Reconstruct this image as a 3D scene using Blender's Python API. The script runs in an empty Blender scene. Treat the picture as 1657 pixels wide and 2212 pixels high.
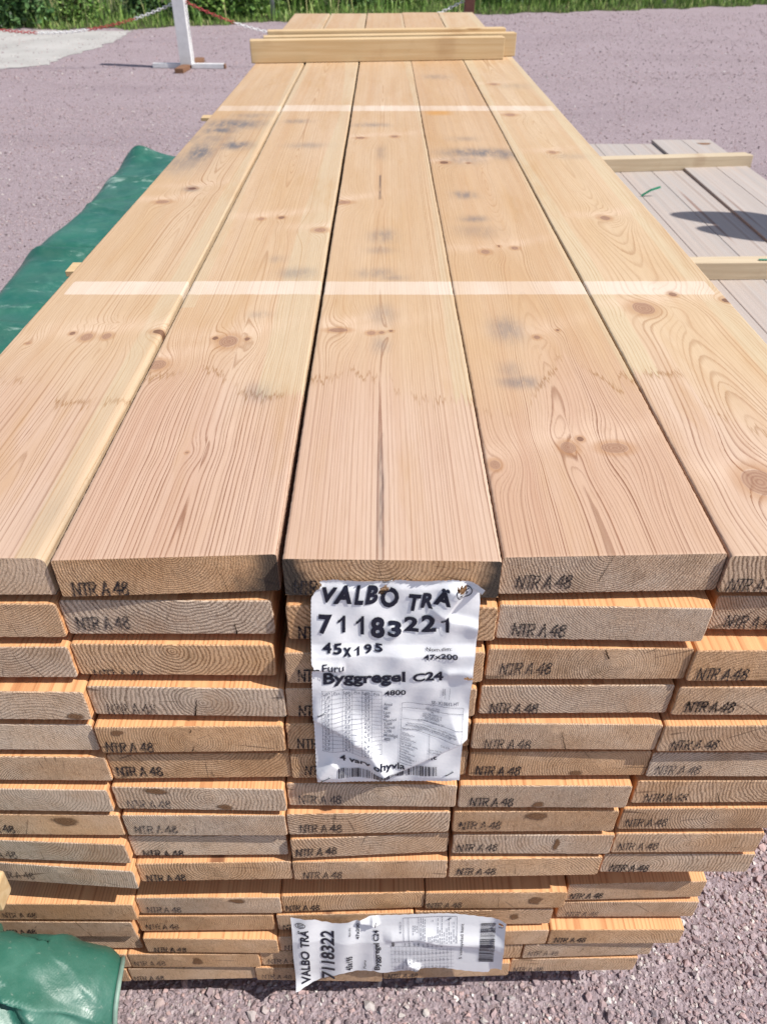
import bpy, bmesh, math, random
import numpy as np
from mathutils import Vector, Matrix
random.seed(7); RNG = np.random.default_rng(11)
S = bpy.context.scene
COL = S.collection
R_ = math.radians

# ---------------------------------------------------------------- camera, sky, sun, exposure
F, CX, CY, VPY = 1661.0, 827.0, 1106.0, -190.0          # focal length and centre, measured on the photo
PITCH = math.atan2(CY - VPY, F); SP, CP = math.sin(PITCH), math.cos(PITCH)
ZTOP = 0.985                                            # top of the plank stack above the ground
CAM = Vector((0.0, -0.514, ZTOP + 0.4545))
cd = bpy.data.cameras.new('camera'); cam = bpy.data.objects.new('camera', cd); COL.objects.link(cam)
cam.location = CAM; cam.rotation_euler = (math.pi/2 - PITCH, 0, 0)
cd.sensor_fit = 'VERTICAL'; cd.sensor_height = 24.0; cd.lens = F/2212*24.0
cd.clip_start = 0.02; cd.clip_end = 500
cd.dof.use_dof = True; cd.dof.focus_distance = 0.95; cd.dof.aperture_fstop = 7.0
S.camera = cam

EL, AZ = R_(53), R_(74)                                 # sun: to the right of and behind the camera
SUN = Vector((math.sin(AZ)*math.cos(EL), -math.cos(AZ)*math.cos(EL), math.sin(EL)))
w = bpy.data.worlds.new('World'); S.world = w; w.use_nodes = True
nt = w.node_tree; sky = nt.nodes.new('ShaderNodeTexSky'); sky.sky_type = 'NISHITA'; sky.sun_disc = False
sky.sun_elevation = EL; sky.sun_rotation = math.atan2(SUN.x, SUN.y)
sky.air_density = 1.0; sky.dust_density = 1.5
nt.links.new(sky.outputs[0], nt.nodes['Background'].inputs[0]); nt.nodes['Background'].inputs[1].default_value = 0.098
sd = bpy.data.lights.new('sun', 'SUN'); sd.energy = 5.0; sd.angle = R_(0.53); sd.color = (1.0, 0.955, 0.89)
sun = bpy.data.objects.new('sun', sd); COL.objects.link(sun); sun.location = (4, -3, 8)
sun.rotation_euler = (-SUN).to_track_quat('-Z', 'Y').to_euler()
S.view_settings.view_transform = 'Standard'; S.view_settings.look = 'None'
S.view_settings.exposure = 0.30; S.view_settings.gamma = 1.0

# ---------------------------------------------------------------- measuring helpers (photo pixel -> point in the place)
def ray(py):
    v = (py - CY)/F
    return SP + v*CP, CP - v*SP
def G(px, py, z=0.0):                                   # point of a photo pixel on the horizontal plane z
    dn, fw = ray(py); t = (CAM.z - z)/dn
    return Vector(((px - CX)/F*t, CAM.y + fw*t, z))
def W(px, py, y):                                       # point of a photo pixel on the upright plane y
    dn, fw = ray(py); t = (y - CAM.y)/fw
    return Vector(((px - CX)/F*t, y, CAM.z - dn*t))

# ---------------------------------------------------------------- object helpers
def props(o, label=None, cat=None, group=None, kind=None):
    if label: o['label'] = label
    if cat: o['category'] = cat
    if group: o['group'] = group
    if kind: o['kind'] = kind
    return o
def empty(name, loc, label, cat, group=None, rz=0):
    o = bpy.data.objects.new(name, None); COL.objects.link(o); o.location = loc; o.rotation_euler = (0, 0, rz)
    o.empty_display_size = 0.1
    return props(o, label, cat, group)
def link(name, me, mats, parent=None, loc=(0, 0, 0), rot=None):
    o = bpy.data.objects.new(name, me); COL.objects.link(o)
    for m in (mats if isinstance(mats, (list, tuple)) else [mats]):
        if len(me.materials) < len(mats if isinstance(mats, (list, tuple)) else [mats]): me.materials.append(m)
    o.location = loc
    if rot: o.rotation_euler = rot
    if parent: o.parent = parent
    return o
def arr_mesh(name, V, Fc, smooth=False):                # triangles or quads as numpy arrays
    V = np.asarray(V, np.float32); Fc = np.asarray(Fc, np.int32); n, k = Fc.shape
    me = bpy.data.meshes.new(name)
    me.vertices.add(len(V)); me.vertices.foreach_set('co', V.ravel())
    me.loops.add(n*k); me.loops.foreach_set('vertex_index', Fc.ravel())
    me.polygons.add(n); me.polygons.foreach_set('loop_start', np.arange(0, n*k, k, dtype=np.int32))
    me.polygons.foreach_set('use_smooth', np.full(n, bool(smooth)))
    me.update(calc_edges=True); me.validate()
    return me
def attr(me, name, typ, data):
    a = me.attributes.new(name, typ, 'POINT')
    a.data.foreach_set('value' if typ == 'FLOAT' else ('vector' if typ == 'FLOAT_VECTOR' else 'color'), np.asarray(data, np.float32).ravel())
class MB:                                               # collects boxes, bars and tubes into one mesh
    def __init__(s): s.v, s.f = [], []
    def add(s, vs, fs):
        b = len(s.v); s.v += [tuple(p) for p in vs]; s.f += [tuple(i+b for i in q) for q in fs]
    def box(s, c, d, rz=0, bev=0.0, tilt=0):
        bm = bmesh.new(); bmesh.ops.create_cube(bm, size=1)
        bmesh.ops.scale(bm, vec=d, verts=bm.verts)
        if bev: bmesh.ops.bevel(bm, geom=bm.edges[:], offset=bev, segments=2, affect='EDGES', profile=0.6)
        M = Matrix.Translation(c) @ Matrix.Rotation(rz, 4, 'Z') @ Matrix.Rotation(tilt, 4, 'Y')
        bmesh.ops.transform(bm, matrix=M, verts=bm.verts); bm.verts.index_update()
        s.add([v.co[:] for v in bm.verts], [[v.index for v in f.verts] for f in bm.faces]); bm.free(); return s
    def tube(s, pts, r, n=8, cap=True):
        pts = [Vector(p) for p in pts]; b = []
        for i, p in enumerate(pts):
            t = (pts[min(i+1, len(pts)-1)] - pts[max(i-1, 0)]).normalized()
            a = t.orthogonal().normalized() if i == 0 else (b_prev - t*b_prev.dot(t)).normalized()
            b_prev = a; c = t.cross(a); rr = r[i] if isinstance(r, (list, tuple)) else r
            b += [p + (a*math.cos(2*math.pi*k/n) + c*math.sin(2*math.pi*k/n))*rr for k in range(n)]
        fs = [(i*n+k, i*n+(k+1) % n, (i+1)*n+(k+1) % n, (i+1)*n+k) for i in range(len(pts)-1) for k in range(n)]
        if cap: fs += [tuple(range(n-1, -1, -1)), tuple(range((len(pts)-1)*n, len(pts)*n))]
        s.add(b, fs); return s
    def build(s, name, mat, parent=None, loc=(0, 0, 0), smooth=False):
        me = bpy.data.meshes.new(name); me.from_pydata(s.v, [], s.f); me.update()
        if smooth:
            for p in me.polygons: p.use_smooth = True
        return link(name, me, mat, parent, loc)

# ---------------------------------------------------------------- material helpers
class NT:
    def __init__(s, name, rough=0.6, spec=0.3):
        s.m = bpy.data.materials.new(name); s.m.use_nodes = True; s.t = s.m.node_tree
        s.b = s.t.nodes['Principled BSDF']; s.b.inputs['Roughness'].default_value = rough
        s.b.inputs['Specular IOR Level'].default_value = spec
    def n(s, typ, **kw):
        o = s.t.nodes.new(typ)
        for k, v in kw.items(): setattr(o, k, v)
        return o
    def put(s, sock, v):
        if isinstance(v, bpy.types.NodeSocket): s.t.links.new(v, sock)
        elif v is not None: sock.default_value = v
    def math(s, op, a, b=None, c=None, clamp=False):
        o = s.n('ShaderNodeMath', operation=op, use_clamp=clamp)
        for i, v in enumerate((a, b, c)): s.put(o.inputs[i], v)
        return o.outputs[0]
    def vmath(s, op, a, b=None, scale=None):
        o = s.n('ShaderNodeVectorMath', operation=op); s.put(o.inputs[0], a); s.put(o.inputs[1], b)
        if scale is not None: s.put(o.inputs['Scale'], scale)
        return o.outputs[1] if op in ('LENGTH', 'DOT_PRODUCT', 'DISTANCE') else o.outputs[0]
    def attr(s, name, out='Fac'):
        return s.n('ShaderNodeAttribute', attribute_name=name).outputs[out]
    def obj(s): return s.n('ShaderNodeTexCoord').outputs['Object']
    def mapping(s, v, sc=(1, 1, 1), loc=(0, 0, 0), rot=(0, 0, 0)):
        o = s.n('ShaderNodeMapping'); s.put(o.inputs[0], v); o.inputs['Scale'].default_value = sc
        o.inputs['Location'].default_value = loc; o.inputs['Rotation'].default_value = rot; return o.outputs[0]
    def noise(s, v, scale, detail=3, rough=0.55, dist=0.0, out=0):
        o = s.n('ShaderNodeTexNoise'); s.put(o.inputs['Vector'], v); o.inputs['Scale'].default_value = scale
        o.inputs['Detail'].default_value = detail; o.inputs['Roughness'].default_value = rough
        o.inputs['Distortion'].default_value = dist; return o.outputs[out]
    def voro(s, v, scale, out='Color', feature='F1'):
        o = s.n('ShaderNodeTexVoronoi', feature=feature); s.put(o.inputs['Vector'], v); o.inputs['Scale'].default_value = scale
        return o.outputs[out]
    def ss(s, v, a, b, lo=0.0, hi=1.0):
        o = s.n('ShaderNodeMapRange', interpolation_type='SMOOTHSTEP'); s.put(o.inputs[0], v)
        for i, q in enumerate((a, b, lo, hi)): s.put(o.inputs[i+1], q)
        return o.outputs[0]
    def ramp(s, v, stops):
        o = s.n('ShaderNodeValToRGB'); s.put(o.inputs[0], v); e = o.color_ramp.elements
        while len(e) < len(stops): e.new(0.5)
        for q, (p, c) in zip(e, stops): q.position = p; q.color = (*c, 1)
        return o.outputs[0]
    def mix(s, f, a, b, mode='MIX'):
        o = s.n('ShaderNodeMix', data_type='RGBA', blend_type=mode); s.put(o.inputs[0], f)
        s.put(o.inputs[6], (*a, 1) if isinstance(a, tuple) and len(a) == 3 else a)
        s.put(o.inputs[7], (*b, 1) if isinstance(b, tuple) and len(b) == 3 else b); return o.outputs[2]
    def xyz(s, v):
        o = s.n('ShaderNodeSeparateXYZ'); s.put(o.inputs[0], v); return o.outputs
    def comb(s, x, y, z):
        o = s.n('ShaderNodeCombineXYZ')
        for i, v in enumerate((x, y, z)): s.put(o.inputs[i], v)
        return o.outputs[0]
    def bump(s, h, strength=0.3, dist=0.002):
        o = s.n('ShaderNodeBump'); o.inputs['Strength'].default_value = strength; o.inputs['Distance'].default_value = dist
        s.put(o.inputs['Height'], h); s.t.links.new(o.outputs[0], s.b.inputs['Normal'])
    def col(s, c): s.put(s.b.inputs['Base Color'], (*c, 1) if isinstance(c, tuple) else c); return s
    def trans(s, fac):                                  # fac 1 = solid, 0 = clear
        tr = s.n('ShaderNodeBsdfTransparent'); mx = s.n('ShaderNodeMixShader'); s.put(mx.inputs[0], fac)
        s.t.links.new(tr.outputs[0], mx.inputs[1]); s.t.links.new(s.b.outputs[0], mx.inputs[2])
        s.t.links.new(mx.outputs[0], s.t.nodes['Material Output'].inputs[0]); return s

def ring_lines(k, rv, seed, w0=0.42, w1=0.86):
    """late-wood lines from a ring coordinate: (line strength, phase, index noise)"""
    wn = k.n('ShaderNodeTexWhiteNoise', noise_dimensions='2D')
    k.put(wn.inputs['Vector'], k.comb(k.math('FLOOR', rv), seed, 0.0))
    p = k.math('FRACT', rv)
    up = k.ss(p, w0, w1); dn = k.ss(p, 0.90, 1.0, 1.0, 0.0)
    return k.math('MULTIPLY', up, dn), p, wn.outputs['Value']

# --- long faces of the top layer: grain field, knots and stains come in as mesh attributes
def mat_wood_top():
    k = NT('wood_top_face', 0.62, 0.25); co = k.obj(); par = k.xyz(k.attr('par', 'Vector'))
    off = k.vmath('ADD', co, k.comb(k.math('MULTIPLY', par[1], 13.7), k.math('MULTIPLY', par[1], 5.1), 0.0))
    wob = k.noise(k.mapping(off, (18, 1.6, 18)), 1.0, 3)
    fine = k.noise(k.mapping(off, (700, 22, 300)), 1.0, 3, 0.6)
    mid = k.noise(k.mapping(off, (60, 2.5, 60)), 1.0, 4, 0.6)
    big = k.noise(k.mapping(off, (9, 1.6, 9)), 1.0, 3, 0.6)
    rv = k.math('ADD', k.attr('ringf'), k.math('MULTIPLY', k.math('SUBTRACT', wob, 0.5), 0.9))
    rv = k.math('ADD', rv, k.math('MULTIPLY', k.math('SUBTRACT', fine, 0.5), 0.30))
    rv = k.math('ADD', rv, k.math('MULTIPLY', k.noise(k.comb(k.math('MULTIPLY', rv, 0.30), par[1], k.math('MULTIPLY', k.xyz(off)[1], 0.4)), 1.0, 2), 3.2))
    line, p, wn = ring_lines(k, rv, par[1], 0.56, 0.90)
    wet = k.math('ADD', k.attr('wetd'), k.math('MULTIPLY', k.math('SUBTRACT', k.noise(k.mapping(off, (240, 6, 1)), 1.0, 4, 0.72), 0.5), 0.11))
    wetf = k.ss(wet, -0.004, 0.004)
    wets = k.math('ADD', k.math('MULTIPLY', k.ss(wet, -0.16, 0.22), 0.86), k.math('MULTIPLY', wetf, 0.14))
    heart = k.mix(wets, (0.525, 0.36, 0.265), (0.525, 0.365, 0.22))
    heart = k.mix(k.ss(big, 0.3, 0.72, 0, 0.85), heart, k.mix(wets, (0.58, 0.43, 0.335), (0.575, 0.43, 0.295)))
    sapf = k.ss(k.math('ADD', k.attr('sap'), k.math('MULTIPLY', k.math('SUBTRACT', mid, 0.5), 0.012)), -0.003, 0.003)
    sapf = k.math('MULTIPLY', sapf, k.math('MAXIMUM', wetf, par[2]))
    base = k.mix(k.math('MULTIPLY', sapf, 0.85), heart, (0.545, 0.435, 0.295))
    lc = k.mix(sapf, k.mix(wets, (0.17, 0.068, 0.036), (0.25, 0.115, 0.045)), (0.36, 0.22, 0.11))
    ls = k.math('MULTIPLY', line, k.math('ADD', 0.32, k.math('MULTIPLY', wn, 0.7)))
    ls = k.math('MULTIPLY', ls, k.ss(mid, 0.2, 0.6, 0.6, 1.0))
    ls = k.math('MULTIPLY', ls, k.ss(k.noise(k.comb(k.math('MULTIPLY', rv, 0.16), k.math('ADD', par[1], 4.0), k.math('MULTIPLY', k.xyz(off)[1], 0.9)), 1.0, 3, 0.6), 0.3, 0.62, 0.35, 1.15))
    ls = k.math('MULTIPLY', ls, k.math('ADD', 1.0, k.math('MULTIPLY', wets, -0.3)))
    base = k.mix(1.0, base, k.attr('tint', 'Color'), 'MULTIPLY')
    wh = k.math('MULTIPLY', k.attr('whorl_sheen'), k.ss(mid, 0.25, 0.65, 0.5, 1.0))
    base = k.mix(k.math('MULTIPLY', wh, 0.5), base, (0.64, 0.48, 0.36))  # sheen of the bent grain round knots, painted as a paler colour
    c = k.mix(ls, base, lc)
    c = k.mix(k.math('MULTIPLY', k.ss(fine, 0.35, 0.75), 0.2), c, (0.32, 0.19, 0.10))
    c = k.mix(k.ss(k.noise(k.mapping(off, (34, 0.7, 1), (5, 1, 0)), 1.0, 3, 0.6), 0.45, 0.75, 0, 0.36), c, k.mix(wets, (0.38, 0.21, 0.135), (0.41, 0.235, 0.12)))
    # tide marks where water soaked in from the end
    rim = k.math('MULTIPLY', k.ss(wet, -0.010, -0.002), k.ss(wet, 0.0, 0.004, 1.0, 0.0))
    rim = k.math('MULTIPLY', rim, k.ss(k.noise(k.mapping(off, (26, 4, 1)), 1.0, 2), 0.42, 0.56))
    c = k.mix(k.math('MULTIPLY', rim, 0.7), c, (0.25, 0.125, 0.045))
    # yellow-brown resin clouds
    c = k.mix(k.ss(k.noise(k.mapping(off, (14, 2.2, 1), (3, 8, 0)), 1.0, 4, 0.65), 0.52, 0.78, 0, 0.5), c, (0.39, 0.225, 0.095))
    # grey-blue stain
    bl = k.math('MULTIPLY', k.attr('blue'), k.ss(k.noise(k.mapping(off, (55, 13, 1)), 1.0, 6, 0.72), 0.22, 0.62))
    c = k.mix(bl, c, (0.13, 0.12, 0.125))
    c = k.mix(k.math('MULTIPLY', k.ss(k.math('ADD', k.attr('pale'), k.math('MULTIPLY', k.math('SUBTRACT', mid, 0.5), 0.5)), 0.25, 0.7), k.ss(big, 0.25, 0.75, 0.3, 0.66)), c, k.mix(k.math('MULTIPLY', ls, 0.45), (0.66, 0.575, 0.50), (0.42, 0.28, 0.19)))
    c = k.mix(k.attr('orange'), c, (0.46, 0.22, 0.05))
    # knots
    kn = k.attr('knot'); kf = k.ss(k.math('ADD', kn, k.math('MULTIPLY', k.math('SUBTRACT', mid, 0.5), 0.25)), -0.06, 0.12)
    kr = k.math('MULTIPLY', k.math('ADD', k.math('SINE', k.math('MULTIPLY', kn, 26.0)), 1.0), 0.5)
    kc = k.mix(k.math('MULTIPLY', kr, 0.55), (0.33, 0.195, 0.125), (0.19, 0.08, 0.045))
    kc = k.mix(k.ss(k.attr('kdark'), 0.3, 0.9), kc, (0.13, 0.055, 0.03))
    halo = k.math('MULTIPLY', k.ss(kn, -1.1, -0.05), k.ss(kn, -0.05, 0.05, 1.0, 0.0))
    c = k.mix(k.math('MULTIPLY', halo, 0.5), c, (0.33, 0.16, 0.065))
    c = k.mix(k.math('MULTIPLY', kf, 0.88), c, kc)
    c = k.mix(k.math('MULTIPLY', k.attr('crack'), k.ss(fine, 0.25, 0.5)), c, (0.09, 0.06, 0.05))
    k.col(c)
    h = k.math('ADD', k.math('MULTIPLY', ls, 0.6), k.math('MULTIPLY', fine, 0.7))
    k.put(k.b.inputs['Roughness'], k.ss(mid, 0.2, 0.8, 0.5, 0.7))
    k.bump(h, 0.22, 0.0012); return k.m

# --- long faces of the planks inside the stack (fresh, orange-yellow)
def mat_wood_long(name, c0, c1, lc, grey=0.0):
    k = NT(name, 0.6, 0.25); rc = k.attr('ringco', 'Vector'); par = k.xyz(k.attr('par', 'Vector'))
    x = k.xyz(rc); r = k.math('SQRT', k.math('ADD', k.math('MULTIPLY', x[0], x[0]), k.math('MULTIPLY', x[2], x[2])))
    v = k.vmath('ADD', rc, k.comb(k.math('MULTIPLY', par[1], 11.3), k.math('MULTIPLY', par[1], 7.7), par[1]))
    mid = k.noise(k.mapping(v, (40, 2.2, 40)), 1.0, 4, 0.6); fine = k.noise(k.mapping(v, (600, 20, 600)), 1.0, 3)
    rv = k.math('ADD', k.math('DIVIDE', r, 0.0042), k.math('MULTIPLY', mid, 1.6))
    line, p, wn = ring_lines(k, rv, par[1])
    c = k.mix(k.ss(mid, 0.3, 0.7), c0, c1)
    c = k.mix(k.math('MULTIPLY', line, k.math('ADD', 0.25, k.math('MULTIPLY', wn, 0.5))), c, lc)
    c = k.mix(k.ss(fine, 0.4, 0.8, 0, 0.2), c, lc)
    kn = k.voro(k.mapping(v, (9, 1.5, 9)), 1.0, 'Distance')
    c = k.mix(k.ss(kn, 0.07, 0.12, 0.8, 0.0), c, (0.16, 0.06, 0.03))
    if grey:
        c = k.mix(k.ss(k.noise(k.mapping(v, (20, 3, 20)), 1.0, 5, 0.65), 0.3, 0.75, 0.05, 0.5), c, (0.36, 0.335, 0.315))
        c = k.mix(k.ss(k.noise(k.mapping(v, (40, 0.8, 40)), 1.0, 4, 0.6), 0.5, 0.72, 0, 0.35), c, (0.27, 0.235, 0.215))
    k.col(c); k.bump(fine, 0.25, 0.001); return k.m

# --- sawn, weathered ends: rings round the pith
def mat_wood_end():
    k = NT('wood_sawn_end', 0.85, 0.12); rc = k.attr('ringco', 'Vector'); par = k.xyz(k.attr('par', 'Vector')); x = k.xyz(rc)
    sv = k.comb(k.math('ADD', x[0], k.math('MULTIPLY', par[1], 9.1)), k.math('MULTIPLY', par[1], 3.3), x[2])
    warp = k.noise(sv, 22.0, 3, 0.55)
    r = k.math('SQRT', k.math('ADD', k.math('MULTIPLY', x[0], x[0]), k.math('MULTIPLY', x[2], x[2])))
    sp = k.math('ADD', 0.0023, k.math('MULTIPLY', k.math('FRACT', k.math('MULTIPLY', par[1], 7.31)), 0.0028))
    rv = k.math('ADD', k.math('DIVIDE', k.math('POWER', r, 0.93), sp), k.math('MULTIPLY', warp, 4.5))
    fuzz = k.noise(sv, 900.0, 2, 0.6)
    rv = k.math('ADD', rv, k.math('MULTIPLY', k.math('SUBTRACT', fuzz, 0.5), 0.85))
    line, p, wn = ring_lines(k, rv, par[1])
    # vertical saw/fibre texture
    fib = k.noise(k.mapping(sv, (420, 1, 90), (0, 0, 0), (0, 0.45, 0)), 1.0, 3, 0.65)
    grit = k.noise(sv, 520.0, 4, 0.7); blot = k.noise(sv, 26.0, 4, 0.6); blot2 = k.noise(k.mapping(sv, (1, 1, 1), (4, 2, 7)), 13.0, 3, 0.6)
    tone = k.math('ADD', par[0], k.math('MULTIPLY', k.math('SUBTRACT', blot2, 0.5), 1.1), clamp=True)
    lite = k.mix(tone, (0.68, 0.525, 0.395), (0.72, 0.435, 0.235))
    dark = k.mix(tone, (0.25, 0.165, 0.115), (0.29, 0.135, 0.055))
    amt = k.math('MULTIPLY', line, k.math('ADD', 0.6, k.math('MULTIPLY', wn, 0.5)), clamp=True)
    amt = k.math('MULTIPLY', amt, k.ss(blot, 0.25, 0.55, 0.6, 1.0))
    amt = k.math('MULTIPLY', amt, k.math('ADD', 0.6, k.math('MULTIPLY', k.math('FRACT', k.math('MULTIPLY', par[1], 19.7)), 0.5)))
    age = k.math('FRACT', k.math('MULTIPLY', par[1], 43.3))
    c = k.mix(amt, lite, dark)
    c = k.mix(k.ss(grit, 0.48, 0.72, 0, 0.55), c, k.mix(tone, (0.74, 0.63, 0.52), (0.74, 0.51, 0.29)))
    c = k.mix(k.ss(fib, 0.5, 0.72, 0, 0.45), c, dark)
    c = k.mix(k.ss(blot, 0.50, 0.8, 0, 0.4), c, (0.28, 0.18, 0.10))
    c = k.mix(k.math('MULTIPLY', age, k.ss(blot2, 0.35, 0.7, 0.0, 0.5)), c, (0.36, 0.20, 0.11))
    ang = k.math('ARCTAN2', x[2], x[0])
    ray = k.math('MULTIPLY', k.ss(k.noise(k.comb(k.math('MULTIPLY', ang, 11.0), k.math('MULTIPLY', par[1], 31.0), k.math('MULTIPLY', r, 14.0)), 1.0, 2), 0.66, 0.70), k.ss(age, 0.2, 0.6))
    c = k.mix(k.math('MULTIPLY', ray, 0.6), c, (0.10, 0.06, 0.04))
    # damp, mouldy corners of the top layer
    dk = k.math('MULTIPLY', par[2], k.ss(k.math('ADD', k.attr('edge'), k.math('MULTIPLY', k.math('SUBTRACT', blot, 0.5), 0.7)), 0.28, 0.72))
    c = k.mix(dk, c, (0.05, 0.045, 0.042))
    k.col(c)
    h = k.math('ADD', k.math('MULTIPLY', amt, -0.8), k.math('ADD', k.math('MULTIPLY', grit, 0.9), k.math('MULTIPLY', fib, 0.7)))
    k.bump(h, 0.85, 0.0019); return k.m

def mat_simple(name, c, rough=0.6, spec=0.3, var=0.25, scale=30.0, bump=0.0, metallic=0.0, c2=None):
    k = NT(name, rough, spec); v = k.obj(); n = k.noise(v, scale, 5, 0.6)
    k.col(k.mix(k.ss(n, 0.3, 0.7), tuple(q*(1-var) for q in c), c2 or c)); k.b.inputs['Metallic'].default_value = metallic
    if bump: k.bump(k.noise(v, scale*4, 4), bump, 0.002)
    return k.m
def mat_batten(name, c0, c1, dark):
    k = NT(name, 0.65, 0.25); v = k.obj(); f = k.noise(k.mapping(v, (3, 90, 90)), 1.0, 4, 0.6); m = k.noise(v, 6.0, 4)
    c = k.mix(k.ss(f, 0.35, 0.7), c0, c1); c = k.mix(k.ss(m, 0.55, 0.75, 0, 0.35), c, dark)
    kn = k.voro(k.mapping(v, (3.1, 9, 9)), 1.0, 'Distance'); c = k.mix(k.ss(kn, 0.08, 0.14, 0.75, 0.0), c, dark)
    k.col(c); k.bump(f, 0.25, 0.001); return k.m
def mat_ground():
    k = NT('gravel_ground', 0.95, 0.1); v = k.obj()
    a = k.voro(v, 95.0, 'Color'); b = k.voro(v, 210.0, 'Color'); lum = k.math('ADD', k.math('MULTIPLY', k.xyz(a)[0], 0.55), k.math('MULTIPLY', k.xyz(b)[1], 0.45))
    c = k.ramp(lum, [(0.0, (0.17, 0.135, 0.147)), (0.35, (0.25, 0.20, 0.219)), (0.7, (0.345, 0.283, 0.305)), (1.0, (0.49, 0.43, 0.44))])
    c = k.mix(k.ss(k.noise(v, 1.1, 5, 0.6), 0.35, 0.7, 0, 0.5), c, (0.34, 0.28, 0.308))
    c = k.mix(k.ss(k.noise(k.mapping(v, (.25, 1.1, 1)), 1.0, 6, 0.65), 0.48, 0.72, 0, 0.45), c, (0.215, 0.172, 0.195))
    c = k.mix(k.ss(k.noise(v, 260.0, 3, 0.6), 0.4, 0.7, 0, 0.5), c, (0.37, 0.285, 0.275))
    k.col(c); d = k.voro(v, 120.0, 'Distance'); k.bump(k.math('ADD', d, k.noise(v, 300.0, 3)), 0.8, 0.006); return k.m
def mat_stone():
    k = NT('gravel_stone', 0.85, 0.2); v = k.obj(); r = k.attr('rnd')
    c = k.ramp(r, [(0.0, (0.10, 0.085, 0.09)), (0.16, (0.25, 0.19, 0.20)), (0.38, (0.38, 0.275, 0.275)), (0.58, (0.30, 0.26, 0.275)),
                   (0.74, (0.44, 0.30, 0.28)), (0.88, (0.40, 0.37, 0.36)), (0.97, (0.56, 0.52, 0.48)), (1.0, (0.74, 0.71, 0.68))])
    c = k.mix(k.ss(k.noise(v, 420.0, 4, 0.65), 0.35, 0.7, 0, 0.45), c, (0.35, 0.275, 0.285))
    k.col(c); k.bump(k.noise(v, 500.0, 3), 0.4, 0.002); return k.m
def mat_tarp():
    k = NT('green_tarpaulin', 0.38, 0.6); v = k.obj()
    c = k.mix(k.ss(k.noise(v, 3.5, 5, 0.6), 0.3, 0.7), (0.006, 0.082, 0.055), (0.012, 0.122, 0.084))
    c = k.mix(k.ss(k.noise(v, 9.0, 5, 0.7, 0.6), 0.5, 0.75, 0, 0.4), c, (0.08, 0.23, 0.175))
    sc = k.noise(k.mapping(v, (3.6, 10, 5), (2, 1, 0), (0, 0, 0.7)), 1.0, 6, 0.72, 1.0)
    c = k.mix(k.ss(sc, 0.58, 0.68, 0, 0.6), c, (0.40, 0.52, 0.46))
    c = k.mix(k.ss(k.noise(v, 5.0, 6, 0.7), 0.3, 0.75, 0.0, 0.2), c, (0.17, 0.235, 0.20))
    c = k.mix(k.ss(k.noise(v, 160.0, 3, 0.7), 0.62, 0.74, 0, 0.3), c, (0.30, 0.33, 0.29))
    k.col(c); k.put(k.b.inputs['Roughness'], k.ss(k.noise(v, 14.0, 5, 0.7), 0.3, 0.7, 0.34, 0.58))
    wv = k.n('ShaderNodeTexWave'); k.put(wv.inputs[0], k.mapping(v, (1, 1, 1), (0, 0, 0), (0, 0, 0.5))); wv.inputs['Scale'].default_value = 110.0
    k.bump(k.math('ADD', k.noise(v, 26.0, 5, 0.65), k.math('MULTIPLY', wv.outputs[1], 0.02)), 0.3, 0.006); return k.m
def mat_leaf(name, stops, tr=0.0):
    k = NT(name, 0.5, 0.3); k.col(k.ramp(k.attr('rnd'), stops))
    return k.m
def mat_ink(name, c, lo, hi, sc):
    k = NT(name, 0.75, 0.1); k.col(c); k.trans(k.ss(k.noise(k.obj(), sc, 3, 0.7), 0.3, 0.62, lo, hi)); return k.m
def mat_knot_end():
    k = NT('knot_end', 0.8, 0.15); v = k.obj(); r = k.attr('rad')
    n = k.noise(v, 120.0, 5, 0.7); rr = k.math('ADD', r, k.math('MULTIPLY', k.math('SUBTRACT', n, 0.5), 1.0))
    c = k.mix(k.ss(k.math('SINE', k.math('MULTIPLY', rr, 24.0)), -0.6, 0.8), (0.17, 0.085, 0.042), (0.30, 0.165, 0.085))
    c = k.mix(k.ss(rr, 0.55, 0.85), c, (0.10, 0.05, 0.03)); k.col(c); k.trans(k.ss(rr, 0.5, 1.05, 0.85, 0.0)); return k.m
def mat_paper():
    k = NT('label_paper', 0.42, 0.4); v = k.obj(); n = k.noise(v, 40.0, 4, 0.6)
    k.col(k.mix(k.ss(n, 0.4, 0.75, 0, 0.5), (0.86, 0.87, 0.89), (0.78, 0.79, 0.81))); k.bump(k.noise(v, 55.0, 4, 0.6), 0.12, 0.004); return k.m

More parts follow.
